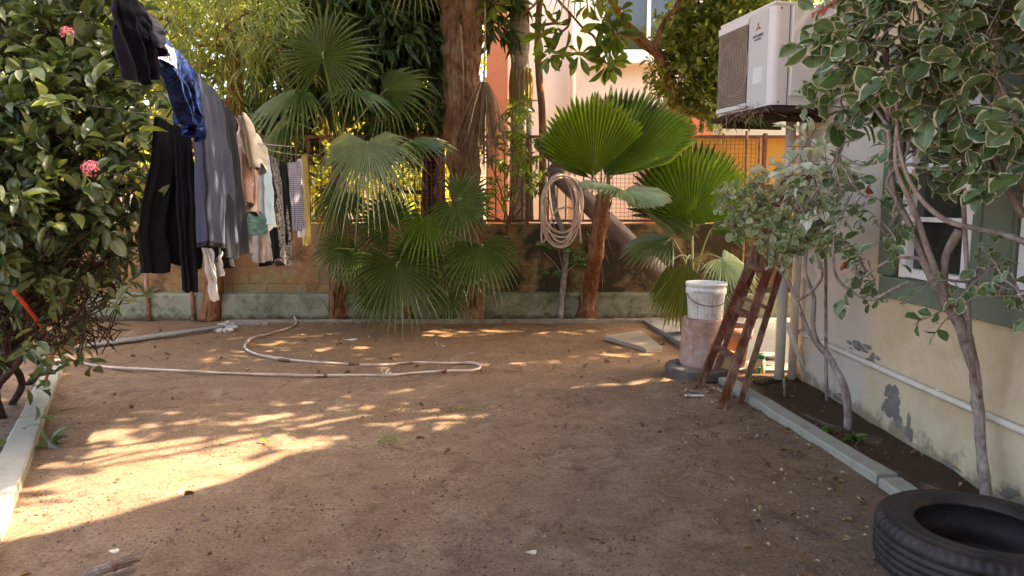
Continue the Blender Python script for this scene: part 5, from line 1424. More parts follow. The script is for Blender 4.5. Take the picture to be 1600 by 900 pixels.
def sheet(mb, pa_, pb_, drop, thick=.02, prof=None, folds=5, amp=.02, seed=0, hem=.03, NU=44, NV=34, m=0, twist=0, taper=1.0, mfun=None):
    """a hanging garment: a closed flattened tube between pa_ and pb_ falling by drop"""
    pa_, pb_ = Vector(pa_), Vector(pb_); d = pb_ - pa_; u_ = d.normalized(); w_ = Vector((-u_.y, u_.x, 0)).normalized()
    rnd = random.Random(seed); ph = [rnd.uniform(0, 6.28) for _ in range(4)]; fr_ = [folds * rnd.uniform(.8, 1.2), folds * 1.9, folds * .55]
    prof = prof or [(0, 0, 1), (1, 0, 1)]
    pv_ = [p[0] for p in prof]
    vs = []
    for j in range(NV + 1):
        v = j / NV
        a0 = np.interp(v, pv_, [p[1] for p in prof]); a1 = np.interp(v, pv_, [p[2] for p in prof])
        for side in (1, -1):
            rng_ = range(NU + 1) if side == 1 else range(NU, -1, -1)
            for i in rng_:
                s = i / NU; u = a0 + (a1 - a0) * s
                base = pa_ + d * u
                g_ = math.sin(fr_[0] * 6.28 * s + ph[0] + 1.5 * v) * .6 + math.sin(fr_[1] * 6.28 * s + ph[1] - v * 2) * .25 + math.sin(fr_[2] * 6.28 * s + ph[2]) * .5
                edge = max(0, 1 - (2 * s - 1) ** 4) ** .5
                off = side * thick * (.35 + .65 * min(1, v * 3)) * edge * (1 + .3 * mn.noise(Vector((s * 4, v * 4, seed + side)))) + amp * g_ * (.25 + .75 * v ** .7) + .3 * amp * mn.noise(Vector((s * 6, v * 7, seed)))
                dz = drop * v * (1 + hem * (math.sin(s * 3.14 + ph[3]) + .5 * mn.noise(Vector((s * 3, 0, seed)))))
                p = base + w_ * (off + twist * v) - Vector((0, 0, dz)) + u_ * (amp * .5 * mn.noise(Vector((v * 5, s * 2, seed + 9))))
                vs.append(p)
    k = 2 * (NU + 1)
    fs = [(j * k + i, (j + 1) * k + i, (j + 1) * k + (i + 1) % k, j * k + (i + 1) % k) for j in range(NV) for i in range(k)]
    if mfun is None: mb.add(vs, fs, m)
    else:
        f0 = [[] for _ in range(3)]
        for j in range(NV):
            for i in range(k): f0[mfun(j / NV, (i % (NU + 1)) / NU)].append(fs[j * k + i])
        b0 = len(mb.v); mb.v += [tuple(p) for p in vs]
        for mi, fl in enumerate(f0):
            for f in fl: mb.f.append(tuple(q + b0 for q in f)); mb.m.append(mi); mb.sm.append(True)
CM = {}
CM['navy'] = mat_cloth('black_navy_cloth', (.003, .004, .009), (.007, .008, .02), sheen=0)
CM['blue'] = mat_cloth('blue_print_cloth', (.01, .025, .11), (.02, .05, .19), ('blot', (.004, .008, .03), 30), sheen=0)
CM['cuff'] = mat_cloth('striped_cuff_cloth', (.34, .34, .4), (.28, .28, .36), ('stripe', (.07, .07, .16), 22))
CM['slate'] = mat_cloth('slate_blue_cloth', (.034, .038, .066), (.048, .053, .088))
CM['black'] = mat_cloth('black_cloth', (.004, .004, .005), (.007, .007, .009))
CM['char'] = mat_cloth('charcoal_cloth', (.012, .013, .018), (.018, .019, .026))
CM['cream'] = mat_cloth('cream_cloth', (.68, .62, .52), (.6, .52, .42))
CM['white'] = mat_cloth('white_cloth', (.7, .7, .7), (.6, .6, .62))
CM['pale_blue'] = mat_cloth('pale_blue_cloth', (.42, .58, .66), (.5, .62, .72))
CM['teal'] = mat_cloth('teal_cloth', (.05, .11, .1), (.08, .15, .14))
CM['pinkish'] = mat_cloth('faded_pink_cloth', (.5, .3, .24), (.42, .24, .18))
CM['greypat'] = mat_cloth('grey_patterned_cloth', (.32, .29, .27), (.25, .22, .2), ('blot', (.05, .045, .045), 45))
CM['plaid'] = mat_cloth('purple_plaid_cloth', (.16, .14, .22), (.13, .11, .18), ('check', (.4, .38, .46), 16))
CM['grey'] = mat_cloth('light_grey_cloth', (.4, .36, .32), (.32, .28, .25))
CM['yellow'] = mat_cloth('yellow_cloth', (.62, .47, .17), (.55, .4, .13))
CM['rag'] = mat_cloth('dirty_white_rag', (.5, .47, .43), (.36, .33, .3), rough=.5)

def one(name, label, cat, mats, *sheets, mf=None):
    mb = MB()
    for s in sheets: sheet(mb, **s)
    o = mb.build(name, mats)
    return tag(o, label, cat, CG)
def LL(px0, px1, line=L1, dx=0.0, dz=0.0):
    a, b = Yat(px0, line), Yat(px1, line)
    return dict(pa_=line(a) + Vector((dx, 0, dz)), pb_=line(b) + Vector((dx, 0, dz)))
# dark bundle nearest the camera
one('bundled_garment', 'black and navy bunched garment at the near end of the washing line', 'garment', CM['navy'],
    dict(**LL(175, 250), drop=.16, thick=.03, folds=5, amp=.03, seed=1, hem=.6, prof=[(0, .0, 1), (.5, .1, .95), (1, .45, .9)]),
    dict(**LL(190, 245, dz=.02), drop=.1, thick=.03, folds=2, amp=.02, seed=2, hem=.3))
# blue garment
bl = thing('blue_garment', 'bright blue printed garment with a pale striped cuff on the washing line', 'garment', tuple(L1(2.9)), CG)
mb = MB(); sheet(mb, **LL(240, 302), drop=.30, thick=.03, folds=4.6, amp=.026, seed=3, hem=.12, prof=[(0, 0, 1), (.4, .15, 1.0), (.8, .5, 1.0), (1, .62, .98)])
mb.build('body', CM['blue'], bl)
mb = MB(); c0 = L1(Yat(240, L1)); c1 = L1(Yat(262, L1)); sheet(mb, c0 + Vector((0, 0, -.03)), c1 + Vector((.02, 0, -.03)), drop=.075, thick=.022, folds=1, amp=.005, seed=4)
mb.build('cuff', CM['cuff'], bl)
tr_ = one('slate_trousers', 'slate blue grey trousers folded over the washing line', 'trousers', [CM['slate'], CM['black']],
    dict(**LL(303, 352), drop=.80, thick=.035, folds=2.2, amp=.026, seed=5, hem=.02, prof=[(0, .02, .9), (.3, .0, .95), (1, -.02, 1.0)], mfun=lambda v, s: 1 if v > .965 else 0))
one('rag', 'dirty white crumpled rag hanging below the slate trousers', 'rag', CM['rag'],
    dict(pa_=W(312, 370, 3.75), pb_=W(345, 372, 3.85), drop=.26, thick=.03, folds=3, amp=.03, seed=6, hem=.35, prof=[(0, 0, 1), (.5, .25, .9), (1, .5, .72)]))
one('black_trousers', 'charcoal black trousers hanging behind the slate pair', 'trousers', [CM['char'], CM['black']],
    dict(**LL(336, 366), drop=.86, thick=.035, folds=2.4, amp=.03, seed=7, hem=.03, prof=[(0, .1, .9), (1, -.05, 1.1)]),
    dict(**LL(332, 352, dx=-.03), drop=.92, thick=.03, folds=2.1, amp=.03, seed=8, hem=.03))
jk = thing('black_jacket', 'large black jacket with pleated folds hanging on the second line', 'jacket', tuple(LP2[1]), CG)
mb = MB(); sheet(mb, W(243, 182, 3.95), W(300, 214, 4.2), drop=.84, thick=.05, folds=6, amp=.035, seed=9, hem=-.08, prof=[(0, 0, 1), (.3, -.15, 1.02), (.75, -.6, 1.05), (1, -.55, 1.0)])
mb.build('body', CM['black'], jk)
mb = MB(); sheet(mb, W(268, 190, 3.9), W(300, 210, 3.95), drop=.90, thick=.04, folds=2.2, amp=.02, seed=10, hem=.02, prof=[(0, .1, .9), (.5, .0, .95), (1, .05, .9)])
mb.build('sleeve', CM['black'], jk)
one('cream_towel', 'cream white towel draped over the line beside the dark trousers', 'towel', CM['cream'],
    dict(**LL(364, 396, dx=.03), drop=.30, thick=.05, folds=1.4, amp=.045, seed=11, hem=.28, prof=[(0, 0, 1), (.6, .1, 1.1), (1, .4, .9)]),
    dict(**LL(362, 384, dx=.06, dz=.01), drop=.27, thick=.04, folds=1.2, amp=.03, seed=12, hem=.2, prof=[(0, 0, 1), (1, .3, 1.0)]))
one('faded_garment', 'faded pinkish garment hanging under the cream towel', 'garment', CM['pinkish'],
    dict(**LL(370, 392, dx=.02, dz=-.02), drop=.55, thick=.03, folds=3, amp=.03, seed=13, hem=.1))
st_ = MB()
for k in range(7):
    a = W(378 + k * 3, 262 + k * 4, 4.75); b = W(398 - k, 268 + k * 5, 4.8)
    m_ = (a + b) / 2 - Vector((0, .03, .28 - .02 * k))
    st_.tube([a, a.lerp(m_, .5) - Vector((.03, 0, .06)), m_, b.lerp(m_, .5) + Vector((.03, 0, -.05)), b], .008, 5, res=4, flat=.4)
o = st_.build('knotted_straps', CM['cream']); tag(o, 'tangle of pale looped straps among the washing', 'straps', CG)
one('teal_cloth', 'dark teal cloth bunched below the looped straps', 'cloth', CM['teal'],
    dict(pa_=W(374, 335, 4.7), pb_=W(405, 330, 5.1), drop=.14, thick=.05, folds=2, amp=.03, seed=14, hem=.15))
one('pale_blue_shirt', 'pale blue shirt hanging among the washing', 'shirt', CM['pale_blue'],
    dict(**LL(396, 404, dx=.05, dz=-.1), drop=.50, thick=.04, folds=2, amp=.03, seed=15, hem=.08))
one('grey_cloth', 'pale grey cloth hanging lowest beside the dark trousers', 'cloth', CM['grey'],
    dict(pa_=W(372, 330, 4.9), pb_=W(392, 335, 5.1), drop=.30, thick=.03, folds=2, amp=.02, seed=16, hem=.05))
one('white_shirt', 'white shirt with long hanging sleeve on the washing line', 'shirt', CM['white'],
    dict(**LL(402, 412, dx=.02), drop=.66, thick=.04, folds=2.5, amp=.03, seed=17, hem=.04))
one('grey_black_trousers', 'black trousers with a grey crumpled leg on the washing line', 'trousers', [CM['black'], CM['grey']],
    dict(pa_=W(404, 250, 5.9), pb_=W(424, 245, 6.3), drop=.86, thick=.05, folds=2, amp=.03, seed=18, hem=.03),
    dict(pa_=W(400, 330, 5.7), pb_=W(414, 330, 5.9), drop=.42, thick=.05, folds=2, amp=.03, seed=19, hem=.05, m=1))
one('patterned_trousers', 'grey mottled patterned trousers on the washing line', 'trousers', [CM['greypat'], CM['black']],
    dict(pa_=W(420, 243, 6.2), pb_=W(436, 252, 6.5), drop=.93, thick=.05, folds=2, amp=.025, seed=20, hem=.03, twist=-.03),
    dict(pa_=W(438, 252, 6.4), pb_=W(447, 255, 6.7), drop=.86, thick=.025, folds=2, amp=.02, seed=21, hem=.03, m=1))
one('plaid_shirt', 'purple grey plaid shirt near the far end of the washing line', 'shirt', CM['plaid'],
    dict(pa_=W(450, 255, 6.7), pb_=W(467, 252, 6.95), drop=.62, thick=.05, folds=2, amp=.025, seed=22, hem=.06))
one('white_vest', 'thin white vest between the plaid shirt and yellow towel', 'vest', CM['white'],
    dict(pa_=W(464, 250, 7.0), pb_=W(471, 247, 7.15), drop=.74, thick=.02, folds=1, amp=.015, seed=23, hem=.04))
one('yellow_towel', 'yellow towel at the far end of the washing line', 'towel', CM['yellow'],
    dict(pa_=W(471, 243, 7.15), pb_=W(479, 240, 7.35), drop=.90, thick=.018, folds=1, amp=.012, seed=24, hem=.02))

# ------------------------------------------------------------------ ladder
ld = thing('wooden_ladder', 'weathered red brown wooden step ladder leaning against the post', 'ladder', (1.5, 4.9, 0))
def rail(a, b, w, dth, seed, mb):
    a, b = Vector(a), Vector(b); t = (b - a).normalized(); s = Vector((0, 1, 0)); s = (s - t * s.dot(t)).normalized(); q = t.cross(s); n = 26; vs = []
    for i in range(n + 1):
        p = a.lerp(b, i / n)
        for j, (u, v) in enumerate(((-1, -1), (1, -1), (1, 1), (-1, 1))):
            k = 1 + .16 * mn.noise(Vector((i * .8, j * 3.1, seed))); k2 = 1 + .14 * mn.noise(Vector((i * .9, j * 2.7, seed + 5)))
            vs.append(p + s * (u * w / 2 * k) + q * (v * dth / 2 * k2))
    fs = [(i * 4 + j, i * 4 + (j + 1) % 4, (i + 1) * 4 + (j + 1) % 4, (i + 1) * 4 + j) for i in range(n) for j in range(4)] + [(3, 2, 1, 0), tuple(n * 4 + j for j in range(4))]
    mb.add(vs, fs, 0, False)
R1a, R1b = G(1092, 607), Vector((1.95, 5.1, 1.52)); R3a, R3b = G(1127, 638), Vector((1.90, 4.72, 1.52))
R2a, R2b = G(1112, 594), Vector((1.97, 5.16, 1.45)); R4a, R4b = G(1157, 628), Vector((1.93, 4.67, 1.45))
for nm, a, b, sd_ in (('front_rail', R1a, R1b, 1), ('front_rail', R3a, R3b, 2), ('rear_leg', R2a, R2b, 3), ('rear_leg', R4a, R4b, 4)):
    mb = MB(); rail(a, b, .032, .054 if nm[0] == 'f' else .034, sd_, mb); mb.build(nm, M['wood_red'], ld)
for t_ in (.21, .40, .60, .80):
    a, b = R1a.lerp(R1b, t_), R3a.lerp(R3b, t_)
    mb = MB(); q = (b - a); rot = q.to_track_quat('Y', 'Z').to_matrix(); mb.box((a + b) / 2, (.075, q.length + .03, .022), rot=rot, bev=.004); mb.build('rung', M['wood_red'], ld)
a, b = R1b, R3b; q = b - a
MB().box((a + b) / 2 + Vector((.01, 0, .01)), (.14, q.length + .1, .03), rot=q.to_track_quat('Y', 'Z').to_matrix(), bev=.004).build('top_step', M['wood_red'], ld)
a, b = R2a.lerp(R2b, .45), R4a.lerp(R4b, .45); q = b - a
MB().box((a + b) / 2, (.03, q.length, .02), rot=q.to_track_quat('Y', 'Z').to_matrix(), bev=.003).build('brace', M['wood_red'], ld)

# ------------------------------------------------------------------ bucket, tub, small tyre, pot, jar
tubc = W(1096, 583, 5.62); tubc.z = .06
o = MB(); prof = [(.187, 0), (.189, .02), (.182, .03), (.165, .37), (.160, .385), (.0, .386)]
o.lathe(tubc, prof, 40, wob=.015); ob_ = o.build('upturned_tub', M['tub']); tag(ob_, 'faded pink and grey tub turned upside down under the paint bucket', 'tub')
bk = thing('paint_bucket', 'paint splashed white bucket with scrawled rim on the upturned tub', 'bucket', (tubc.x, tubc.y, tubc.z + .387))
bc = Vector((tubc.x + .015, tubc.y, tubc.z + .387))
pr = [(0, .002), (.132, .0), (.136, .008), (.150, .19), (.158, .20), (.160, .205), (.160, .235), (.155, .238), (.156, .262), (.162, .265), (.162, .285), (.157, .287), (.150, .28), (.134, .012), (0, .01)]
MB().lathe(bc, pr, 44, wob=.01).build('body', M['bucket'], bk)
hd = MB(); pts = []
for i in range(13):
    a = math.pi * (1.0 + i / 12)
    pts.append(bc + Vector((.156 * math.cos(a), -.02 + .158 * math.sin(a), .20 - .085 * abs(math.sin(a)) ** .8)))
hd.tube(pts, .0035, 6, res=3); hd.build('handle', M['ink'], bk)
ink = MB(); rnd = random.Random(6)
def bpt(a, z, off=.0015):
    r = np.interp(z, [0, .19, .2, .235, .238, .262, .265], [.136, .150, .158, .16, .155, .156, .162]) + off
    return bc + Vector((r * math.sin(a), -r * math.cos(a), z))
def stroke(l, w=.0014):
    ink.tube([bpt(a, z) for a, z in l], w, 4, cap=False)
x = -.85
for ch in range(8):   # scrawled lettering on the rim
    w = .13
    kind = ch % 4
    if kind == 0: stroke([(x, .208), (x, .232), (x + w * .6, .228), (x + w * .6, .212), (x, .208)])
    elif kind == 1: stroke([(x, .225), (x + w * .5, .225), (x + w * .5, .207), (x, .207), (x, .225)]); stroke([(x + w * .5, .234), (x + w * .5, .207)])
    elif kind == 2: stroke([(x, .207), (x, .226), (x + w * .35, .222), (x + w * .35, .207)]); stroke([(x + w * .35, .224), (x + w * .7, .222), (x + w * .7, .207)])
    else: stroke([(x, .207), (x + w * .3, .232), (x + w * .6, .207)]); stroke([(x + .02, .217), (x + w * .45, .217)])
    x += w
stroke([(-.9, .203), (.5, .203)], .001); stroke([(-.7, .01), (-.72, .19)], .0013); stroke([(.12, .01), (.08, .1), (.1, .19)], .0013)
for k in range(26):
    a = rnd.uniform(-1.1, 1.1); z = rnd.uniform(.02, .18); stroke([(a, z), (a + rnd.uniform(-.12, .12), z + rnd.uniform(-.02, .02))], .0009)
ink.build('scrawl', M['ink'], bk)
def tyre(name, label, c, R, rin, wd, mats, tilt=(0, 0), tread=True):
    t = thing(name, label, 'tyre', tuple(c))
    seg = 240 if tread else 60
    Mx = Matrix.Rotation(tilt[0], 3, 'X') @ Matrix.Rotation(tilt[1], 3, 'Y')
    h = wd / 2
    k = R - rin
    # outer tread with grooves, shoulders, sidewall, bead, inside
    pr = [(rin + .0 * k, -h * .74), (rin - .006, -h * .80), (rin + .012, -h * .90), (rin + .05 * k + .012, -h * .92), (rin + .4 * k, -h * 1.0), (rin + .62 * k, -h * .99), (R - .022, -h * .90)]
    sh_ = [(R - .010, -h * .80), (R - .004, -h * .66)]
    g_ = []
    for z in (-.42, -.14, .14, .42):
        g_ += [(R - .001, h * (z - .05)), (R - .009, h * (z - .035)), (R - .009, h * (z + .035)), (R - .001, h * (z + .05))]
    pr = pr + sh_ + g_ + [(R - .004, h * .66), (R - .010, h * .80), (R - .022, h * .90), (R - .030, h * .925), (R - .033, h * .915), (rin + .66 * k, h * .985), (rin + .4 * k, h * 1.0), (rin + .3 * k, h * .992), (rin + .28 * k, h * 1.0), (rin + .14 * k, h * .96), (rin + .012, h * .90), (rin - .004, h * .84), (rin - .006, h * .76), (rin + .02 * k, h * .68), (rin + .5 * k, h * .78), (R - .03, h * .5), (R - .024, 0), (R - .03, -h * .5), (rin + .5 * k, -h * .78), (rin, -h * .74)]
    mb = MB(); vs = []
    for i, (r, z) in enumerate(pr):
        for j in range(seg):
            an = 2 * math.pi * j / seg; rr, zz = r, z
            if tread and r > R - .024 and abs(z) > h * .6 and abs(z) < h * .92 and (j % 4) == 0:
                rr -= .011
            if tread and r > R - .005 and abs(z) < h * .5 and (j % 4) == 2: rr -= .005
            rr *= 1 + .004 * math.sin(an * 2 + 1)
            vs.append(Vector(c) + Mx @ Vector((rr * math.cos(an), rr * math.sin(an), zz + h)))
    n = len(pr)
    fs = [(i * seg + j, i * seg + (j + 1) % seg, (i + 1) * seg + (j + 1) % seg, (i + 1) * seg + j) for i in range(n - 1) for j in range(seg)]
    mb.add(vs, fs, 0, True)
    mb.build('carcass', mats, t)
    if tread:
        sl_ = MB()
        for r_ in (rin + .36 * k, rin + .62 * k):
            sl_.tube([Vector(c) + Vector((r_ * math.cos(q), r_ * math.sin(q), wd - (.0005 if r_ < rin + .5 * k else .0015))) for q in np.linspace(0, 6.2832, 73)], .0018, 5, cap=False)
        sl_.build('sidewall_rib', mats, t)
    return t
tc = G(1513, 815, .20); tyre('car_tyre', 'big worn black car tyre lying flat in the near right corner', (tc.x + .035, tc.y - .01, 0.0), .342, .213, .205, M['rubber'], (.0, .0))
tyre('scooter_tyre', 'small dusty grey tyre lying under the upturned tub', (tubc.x - .05, tubc.y - .12, -.005), .27, .17, .10, M['rubber_dusty'], tread=False)
pc_ = Vector((1.80, 5.72, .0))
mb = MB().lathe(pc_, [(.0, .0), (.12, .0), (.155, .27), (.175, .275), (.18, .36), (.165, .365), (.15, .28), (.12, .03), (0, .03)], 36, wob=.02)
o = mb.build('terracotta_pot', M['terracotta']); tag(o, 'terracotta pot standing behind the ladder', 'pot')
mb = MB().lathe(Vector((1.66, 5.42, 0)), [(0, 0), (.09, 0), (.1, .01), (.105, .2), (.098, .2), (.09, .02), (0, .02)], 30, wob=.02); o = mb.build('plastic_tub', M['ochre_plastic']); tag(o, 'small ochre plastic tub between the pink tub and the ladder', 'tub')
jp = G(1187, 583); jt = thing('jar', 'plastic jar with green lid standing behind the ladder', 'jar', tuple(jp))
MB().lathe(jp, [(0, 0), (.038, 0), (.04, .008), (.04, .1), (.034, .115), (.034, .125), (0, .125)], 24).build('body', M['jar'], jt)
MB().lathe(jp + Vector((0, 0, .125)), [(.0, -.0), (.039, .0), (.04, .03), (.037, .034), (0, .034)], 24).build('lid', M['green_cap'], jt)
MB().box(jp + Vector((-.02, -.045, .035)), (.022, .01, .05), bev=.003).build('side_mark', M['green_cap'], jt)
for i, (px, py, r, lab) in enumerate(((1165, 575, .11, 'dirty white plate lying left of the jar'), (1200, 560, .09, 'dirty white dish lying behind the jar'), (1205, 575, .07, 'small white dish lying right of the jar'))):
    p = G(px, py, .03 if i == 1 else .0)
    mb = MB().lathe(p + Vector((0, 0, .01)), [(0, 0), (r * .6, 0), (r, .025), (r * .98, .03), (r * .6, .006), (0, .005)], 26, wob=.06)
    o = mb.build('dish', M['white_dirty']); tag(o, lab, 'dish', 'dishes behind the ladder')
o = MB().box(G(1200, 596, .015), (.22, .09, .022), rot=Matrix.Rotation(.4, 3, 'Z'), bev=.004).build('dark_board', M['bark_dark']); tag(o, 'dark broken board lying between the jar and the grey post', 'board')
for i, (x0_, y0_, x1_, y1_, lab) in enumerate(((1078, 610, 1100, 615, 'pale chip of wood at the ladder foot'), (1070, 618, 1100, 618, 'pale bark scrap lying left of the ladder'), (1100, 600, 1145, 618, 'thin brown lath lying under the ladder'))):
    a, b = G(x0_, y0_, .012), G(x1_, y1_, .012); q = b - a
    o = MB().box((a + b) / 2, (.03, q.length, .01), rot=q.to_track_quat('Y', 'Z').to_matrix(), bev=.002).build('wood_scrap', M['white_dirty'] if i == 1 else M['bark_gray']); tag(o, lab, 'wood scrap', 'wood scraps by the ladder')

# ------------------------------------------------------------------ hose on the ground, gutter, slab, broom
def GZ(px, py, up_=.014):
    p = G(px, py); p.z = ground_z(p.x, p.y) + up_; return p
hp = [(75, 542), (95, 548), (120, 564), (160, 576), (250, 582), (350, 586), (450, 588), (520, 588), (570, 587), (610, 587), (650, 582), (700, 580), (735, 578), (750, 573), (740, 567), (700, 566), (640, 565), (600, 569), (540, 570), (470, 567), (420, 560), (390, 551), (383, 541), (395, 530), (430, 520), (455, 513), (463, 506), (458, 498), (452, 494)]
hs_ = thing('garden_hose', 'pale pink garden hose snaking across the ground with brown tape joins', 'hose', tuple(GZ(520, 588)))
mb = MB(); P_ = [GZ(x, y, .012) for x, y in hp]; P_[-1].z += .05; P_[-2].z += .03
mb.tube(P_, [.0125 * (1 + .18 * math.sin(i * 2.3)) for i in range(len(P_))], 10, res=8, knob=.12); mb.build('tube', M['hose'], hs_)
for (a, b) in (((488, 588), (512, 588)), ((545, 570), (562, 570)), ((436, 564), (452, 566)), ((405, 524), (420, 521)), ((692, 582), (702, 578)), ((673, 580), (680, 580))):
    MB().tube([GZ(*a, .012), GZ(*b, .012)], .0155, 10).build('tape', M['tape'], hs_)
mb = MB()
for k in range(5): mb.tube([GZ(600, 587, .02), GZ(600, 587, .02) + Vector((random.uniform(-.06, .06), random.uniform(-.06, .04), random.uniform(-.01, .04)))], .006, 4)
mb.build('rag_tie', M['white_dirty'], hs_)
a, b = GZ(108, 546, .03), GZ(350, 514, .035)
mb = MB(); pts = [a, a.lerp(b, .25) + Vector((0, -.03, 0)), a.lerp(b, .6) + Vector((0, -.03, 0)), b]
mb.tube(pts, [.03, .05, .055, .035], 10, res=5, flat=.5)
o = mb.build('gutter_pipe', M['metal_strip']); tag(o, 'long flattened grey pipe lying on the ground left of the hose', 'pipe')
mb = MB()
for k in range(34):
    p = GZ(random.gauss(352, 10), random.gauss(513, 3.5), .01); mb.box(p, (random.uniform(.02, .07), random.uniform(.02, .06), random.uniform(.01, .04)), rot=Matrix.Rotation(random.uniform(0, 3), 3, 'Z') @ Matrix.Rotation(random.uniform(-.4, .4), 3, 'X'), bev=.004)
o = mb.build('plaster_crust', M['white_dirty']); tag(o, 'lump of crumbled white plaster at the far end of the grey pipe', 'plaster')
o = MB().box(GZ(385, 507, .015), (.5, .05, .03), rot=Matrix.Rotation(.05, 3, 'Z'), bev=.004).build('wooden_batten', M['bark_gray']); tag(o, 'grey batten lying beside the white plaster lump', 'batten')
sl = [G(x, y) for x, y in ((943, 529), (1002, 520), (1012, 527), (1036, 548), (1010, 551), (998, 545))]
mb = MB().prism([(p.x, p.y) for p in sl], -.01, .028); o = mb.build('stone_slab', M['slab']); tag(o, 'flat broken stone slab lying near the back right of the yard', 'slab')
br_ = MB(); rnd = random.Random(8); a, b = GZ(140, 918, .045), GZ(216, 892, .05)
for k in range(90):
    o1 = Vector((rnd.gauss(0, .006), rnd.gauss(0, .008), rnd.gauss(0, .006))); o2 = Vector((rnd.gauss(0, .008), rnd.gauss(0, .012), rnd.gauss(0, .009)))
    br_.tube([a + o1, b + o2 + (b - a) * rnd.uniform(-.1, .1)], .0022, 4, cap=True)
bro = thing('stick_broom', 'butt end of a stick broom lying at the bottom left edge', 'broom', tuple(a)); br_.build('bristles', M['bark_gray'], bro)
MB().tube([a.lerp(b, .5) - (b - a).normalized() * .006, a.lerp(b, .5) + (b - a).normalized() * .006], .021, 12).build('binding', M['tape'], bro)

# ------------------------------------------------------------------ litter: crumbs, chips, dry leaves
def pick(n, f):
    out = []
    while len(out) < n:
        p = f(); out.append(p)
    return out
def clod_mesh(pts, smin, smax, name, mat, label, cat):
    rng = np.random.default_rng(len(pts)); base = np.array([(1, 0, 0), (-1, 0, 0), (0, 1, 0), (0, -1, 0), (0, 0, 1), (0, 0, -1)], float)
    tri = np.array([(0, 2, 4), (2, 1, 4), (1, 3, 4), (3, 0, 4), (2, 0, 5), (1, 2, 5), (3, 1, 5), (0, 3, 5)])
    n = len(pts); s = rng.uniform(smin, smax, (n, 1, 1)) * np.exp(rng.normal(size=(n, 1, 1)) * .3)
    v = base[None] * s * rng.uniform(.5, 1.3, (n, 6, 3)); v[:, :, 2] *= .7
    v += np.array(pts)[:, None, :]
    lb = LB(); lb.V.append(v.reshape(-1, 3)); f = tri[None] + (np.arange(n) * 6)[:, None, None]; lb.Fa.append(f.reshape(-1, 3)); lb.Mi.append(np.zeros(n * 8, int)); lb.U.append(np.zeros((n * 24, 2)))
    o = lb.build(name, mat); 
    for p in o.data.polygons: p.use_smooth = False
    return tag(o, label, cat, kind='stuff')
rng = np.random.default_rng(2)
pts = []
cl_ = [G(px, py) for px, py in ((30, 790), (130, 800), (290, 840), (590, 840), (620, 690), (720, 640), (850, 700), (680, 760), (900, 620), (1200, 690), (1190, 800), (1240, 870), (1330, 740), (560, 640), (1010, 690), (1150, 640), (330, 700), (1100, 760), (1300, 800), (950, 850), (440, 800), (760, 860))]
while len(pts) < 5200:
    if rng.random() < .55:
        c = cl_[rng.integers(len(cl_))]; x, y = c.x + rng.normal() * .16, c.y + rng.normal() * .14
    else: x, y = rng.uniform(-4, 1.9), rng.uniform(1.2, 8.1)
    if x > 1.7 or y < .8: continue
    pts.append((x, y, ground_z(x, y) + .001))
M['clod'] = mat_simple('dark_crumb', (.07, .042, .028), .95, c2=(.16, .1, .07), nscale=30, bmp=0)
M['chip'] = mat_simple('pale_chip', (.5, .43, .34), .9, c2=(.34, .27, .2), nscale=30, bmp=0)
clod_mesh(pts, .0015, .007, 'soil_crumbs', M['clod'], 'dark soil crumbs scattered over the yard', 'crumbs')
pts = []
while len(pts) < 420:
    x, y = rng.uniform(-3.9, 2.2), rng.uniform(1.2, 8.1)
    if rng.random() < .45: x = 1.35 + rng.normal() * .25; y = rng.uniform(2.2, 5.4)
    pts.append((x, y, ground_z(x, y) + .003))
clod_mesh(pts, .003, .009, 'pebbles', M['chip'], 'pale pebbles and chips scattered over the soil', 'pebbles')
def litter(n, f, L, mat, name, label, tpl=TP_DRY, asp=.45):
    lb = LB(); P = []
    for _ in range(n):
        x, y = f(); P.append((x, y, ground_z(x, y) + .006))
    P = np.array(P); an = rng.random(n) * 6.28
    D = np.stack([np.cos(an), np.sin(an), rng.normal(size=n) * .12], 1); s = L * (.5 + rng.random(n))
    lb.add(tpl, P, D, np.tile([0, 0, 1.0], (n, 1)) + rng.normal(size=(n, 3)) * .3, s, s * asp)
    return tag(lb.build(name, mat), label, 'litter', kind='stuff')
litter(90, lambda: (rng.uniform(-3.8, 1.9), rng.uniform(5.6, 8.2)), .045, M['leaf_dry'], 'dry_leaves', 'dry brown leaves strewn near the back wall')
litter(110, lambda: (1.45 + rng.normal() * .22, rng.uniform(2.4, 5.2)), (.03), M['leaf_dry'], 'dry_leaves', 'dry leaf scraps gathered along the right kerb')
litter(60, lambda: (rng.uniform(-3.5, 1.5), rng.uniform(1.5, 6)), .035, M['leaf_dry'], 'dry_leaves', 'sparse leaf scraps over the open middle of the yard')
litter(30, lambda: (rng.uniform(1.9, 2.22), rng.uniform(2.2, 5.4)), .028, M['leaf_dry'], 'dry_leaves', 'leaf litter in the bed by the house wall')
tw_ = MB()
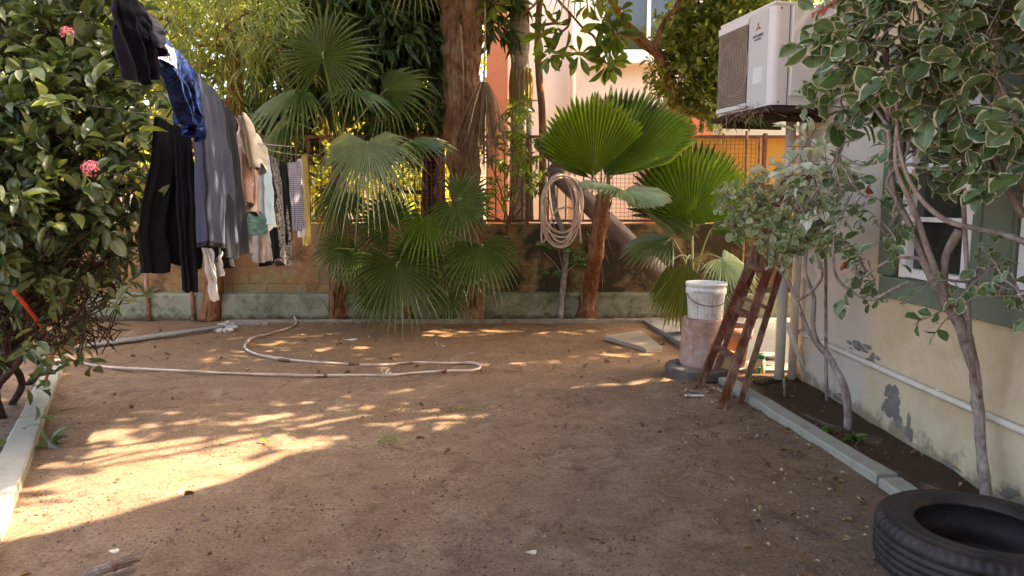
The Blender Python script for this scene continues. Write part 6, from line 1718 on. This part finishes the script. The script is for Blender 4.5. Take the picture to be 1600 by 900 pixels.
for k in range(130):
    x, y = rng.uniform(-3.5, 2.0), rng.uniform(1.5, 8); 
    if k % 2: x, y = 1.4 + rng.normal() * .3, rng.uniform(2.2, 5.4)
    a = rng.uniform(0, 3.14); L_ = rng.uniform(.03, .13); d = Vector((math.cos(a), math.sin(a), 0)) * L_; p = Vector((x, y, ground_z(x, y) + .004))
    q_ = p + d; q_.z = ground_z(q_.x, q_.y) + .004
    tw_.tube([p, (p + q_) / 2 + Vector((rng.normal() * .005, rng.normal() * .005, .003)), q_], [.002, .0018, .001], 4)
tag(tw_.build('twigs', M['bark_brown']), 'thin broken twigs scattered on the soil', 'twigs', kind='stuff')
gl = LB(); n = 500
c = [G(px, py) for px, py in ((610, 690), (730, 640), (1290, 690), (1200, 600), (1230, 590), (560, 640), (1060, 745))]
P = []
for _ in range(n):
    q_ = c[rng.integers(len(c))]; x, y = q_.x + rng.normal() * .09, q_.y + rng.normal() * .09; P.append((x, y, ground_z(x, y)))
gl.add(TP_NAR, np.array(P), rng.normal(size=(n, 3)) * .6 + np.array([0, 0, .4]), rng.normal(size=(n, 3)), .02 + .03 * rng.random(n), np.full(n, .003))
tag(gl.build('grass_blades', M['leaf_small']), 'sparse short grass blades in the trodden soil', 'grass', kind='stuff')
for i, (px, py, lab) in enumerate(((547, 531, 'pale paper scrap on the soil near the back wall'), (830, 860, 'small white scrap on the near soil'), (178, 860, 'tiny cream scrap on the near left soil'))):
    p = GZ(px, py, .004); r = .045 if i == 0 else .014; vs = []
    for j in range(9):
        a = j / 9 * 6.28; k = 1 + .5 * mn.noise(Vector((a, i, 0))); vs.append(p + Vector((r * 1.5 * k * math.cos(a), r * k * math.sin(a), .004 * math.sin(a * 2))))
    vs += [v + Vector((0, 0, .003)) for v in vs]
    o = MB().add(vs, [tuple(range(8, -1, -1)), tuple(range(9, 18))] + [(j, (j + 1) % 9, 9 + (j + 1) % 9, 9 + j) for j in range(9)], 0, False).build('paper_scrap', M['white_dirty']); tag(o, lab, 'scrap', 'scraps on the soil')
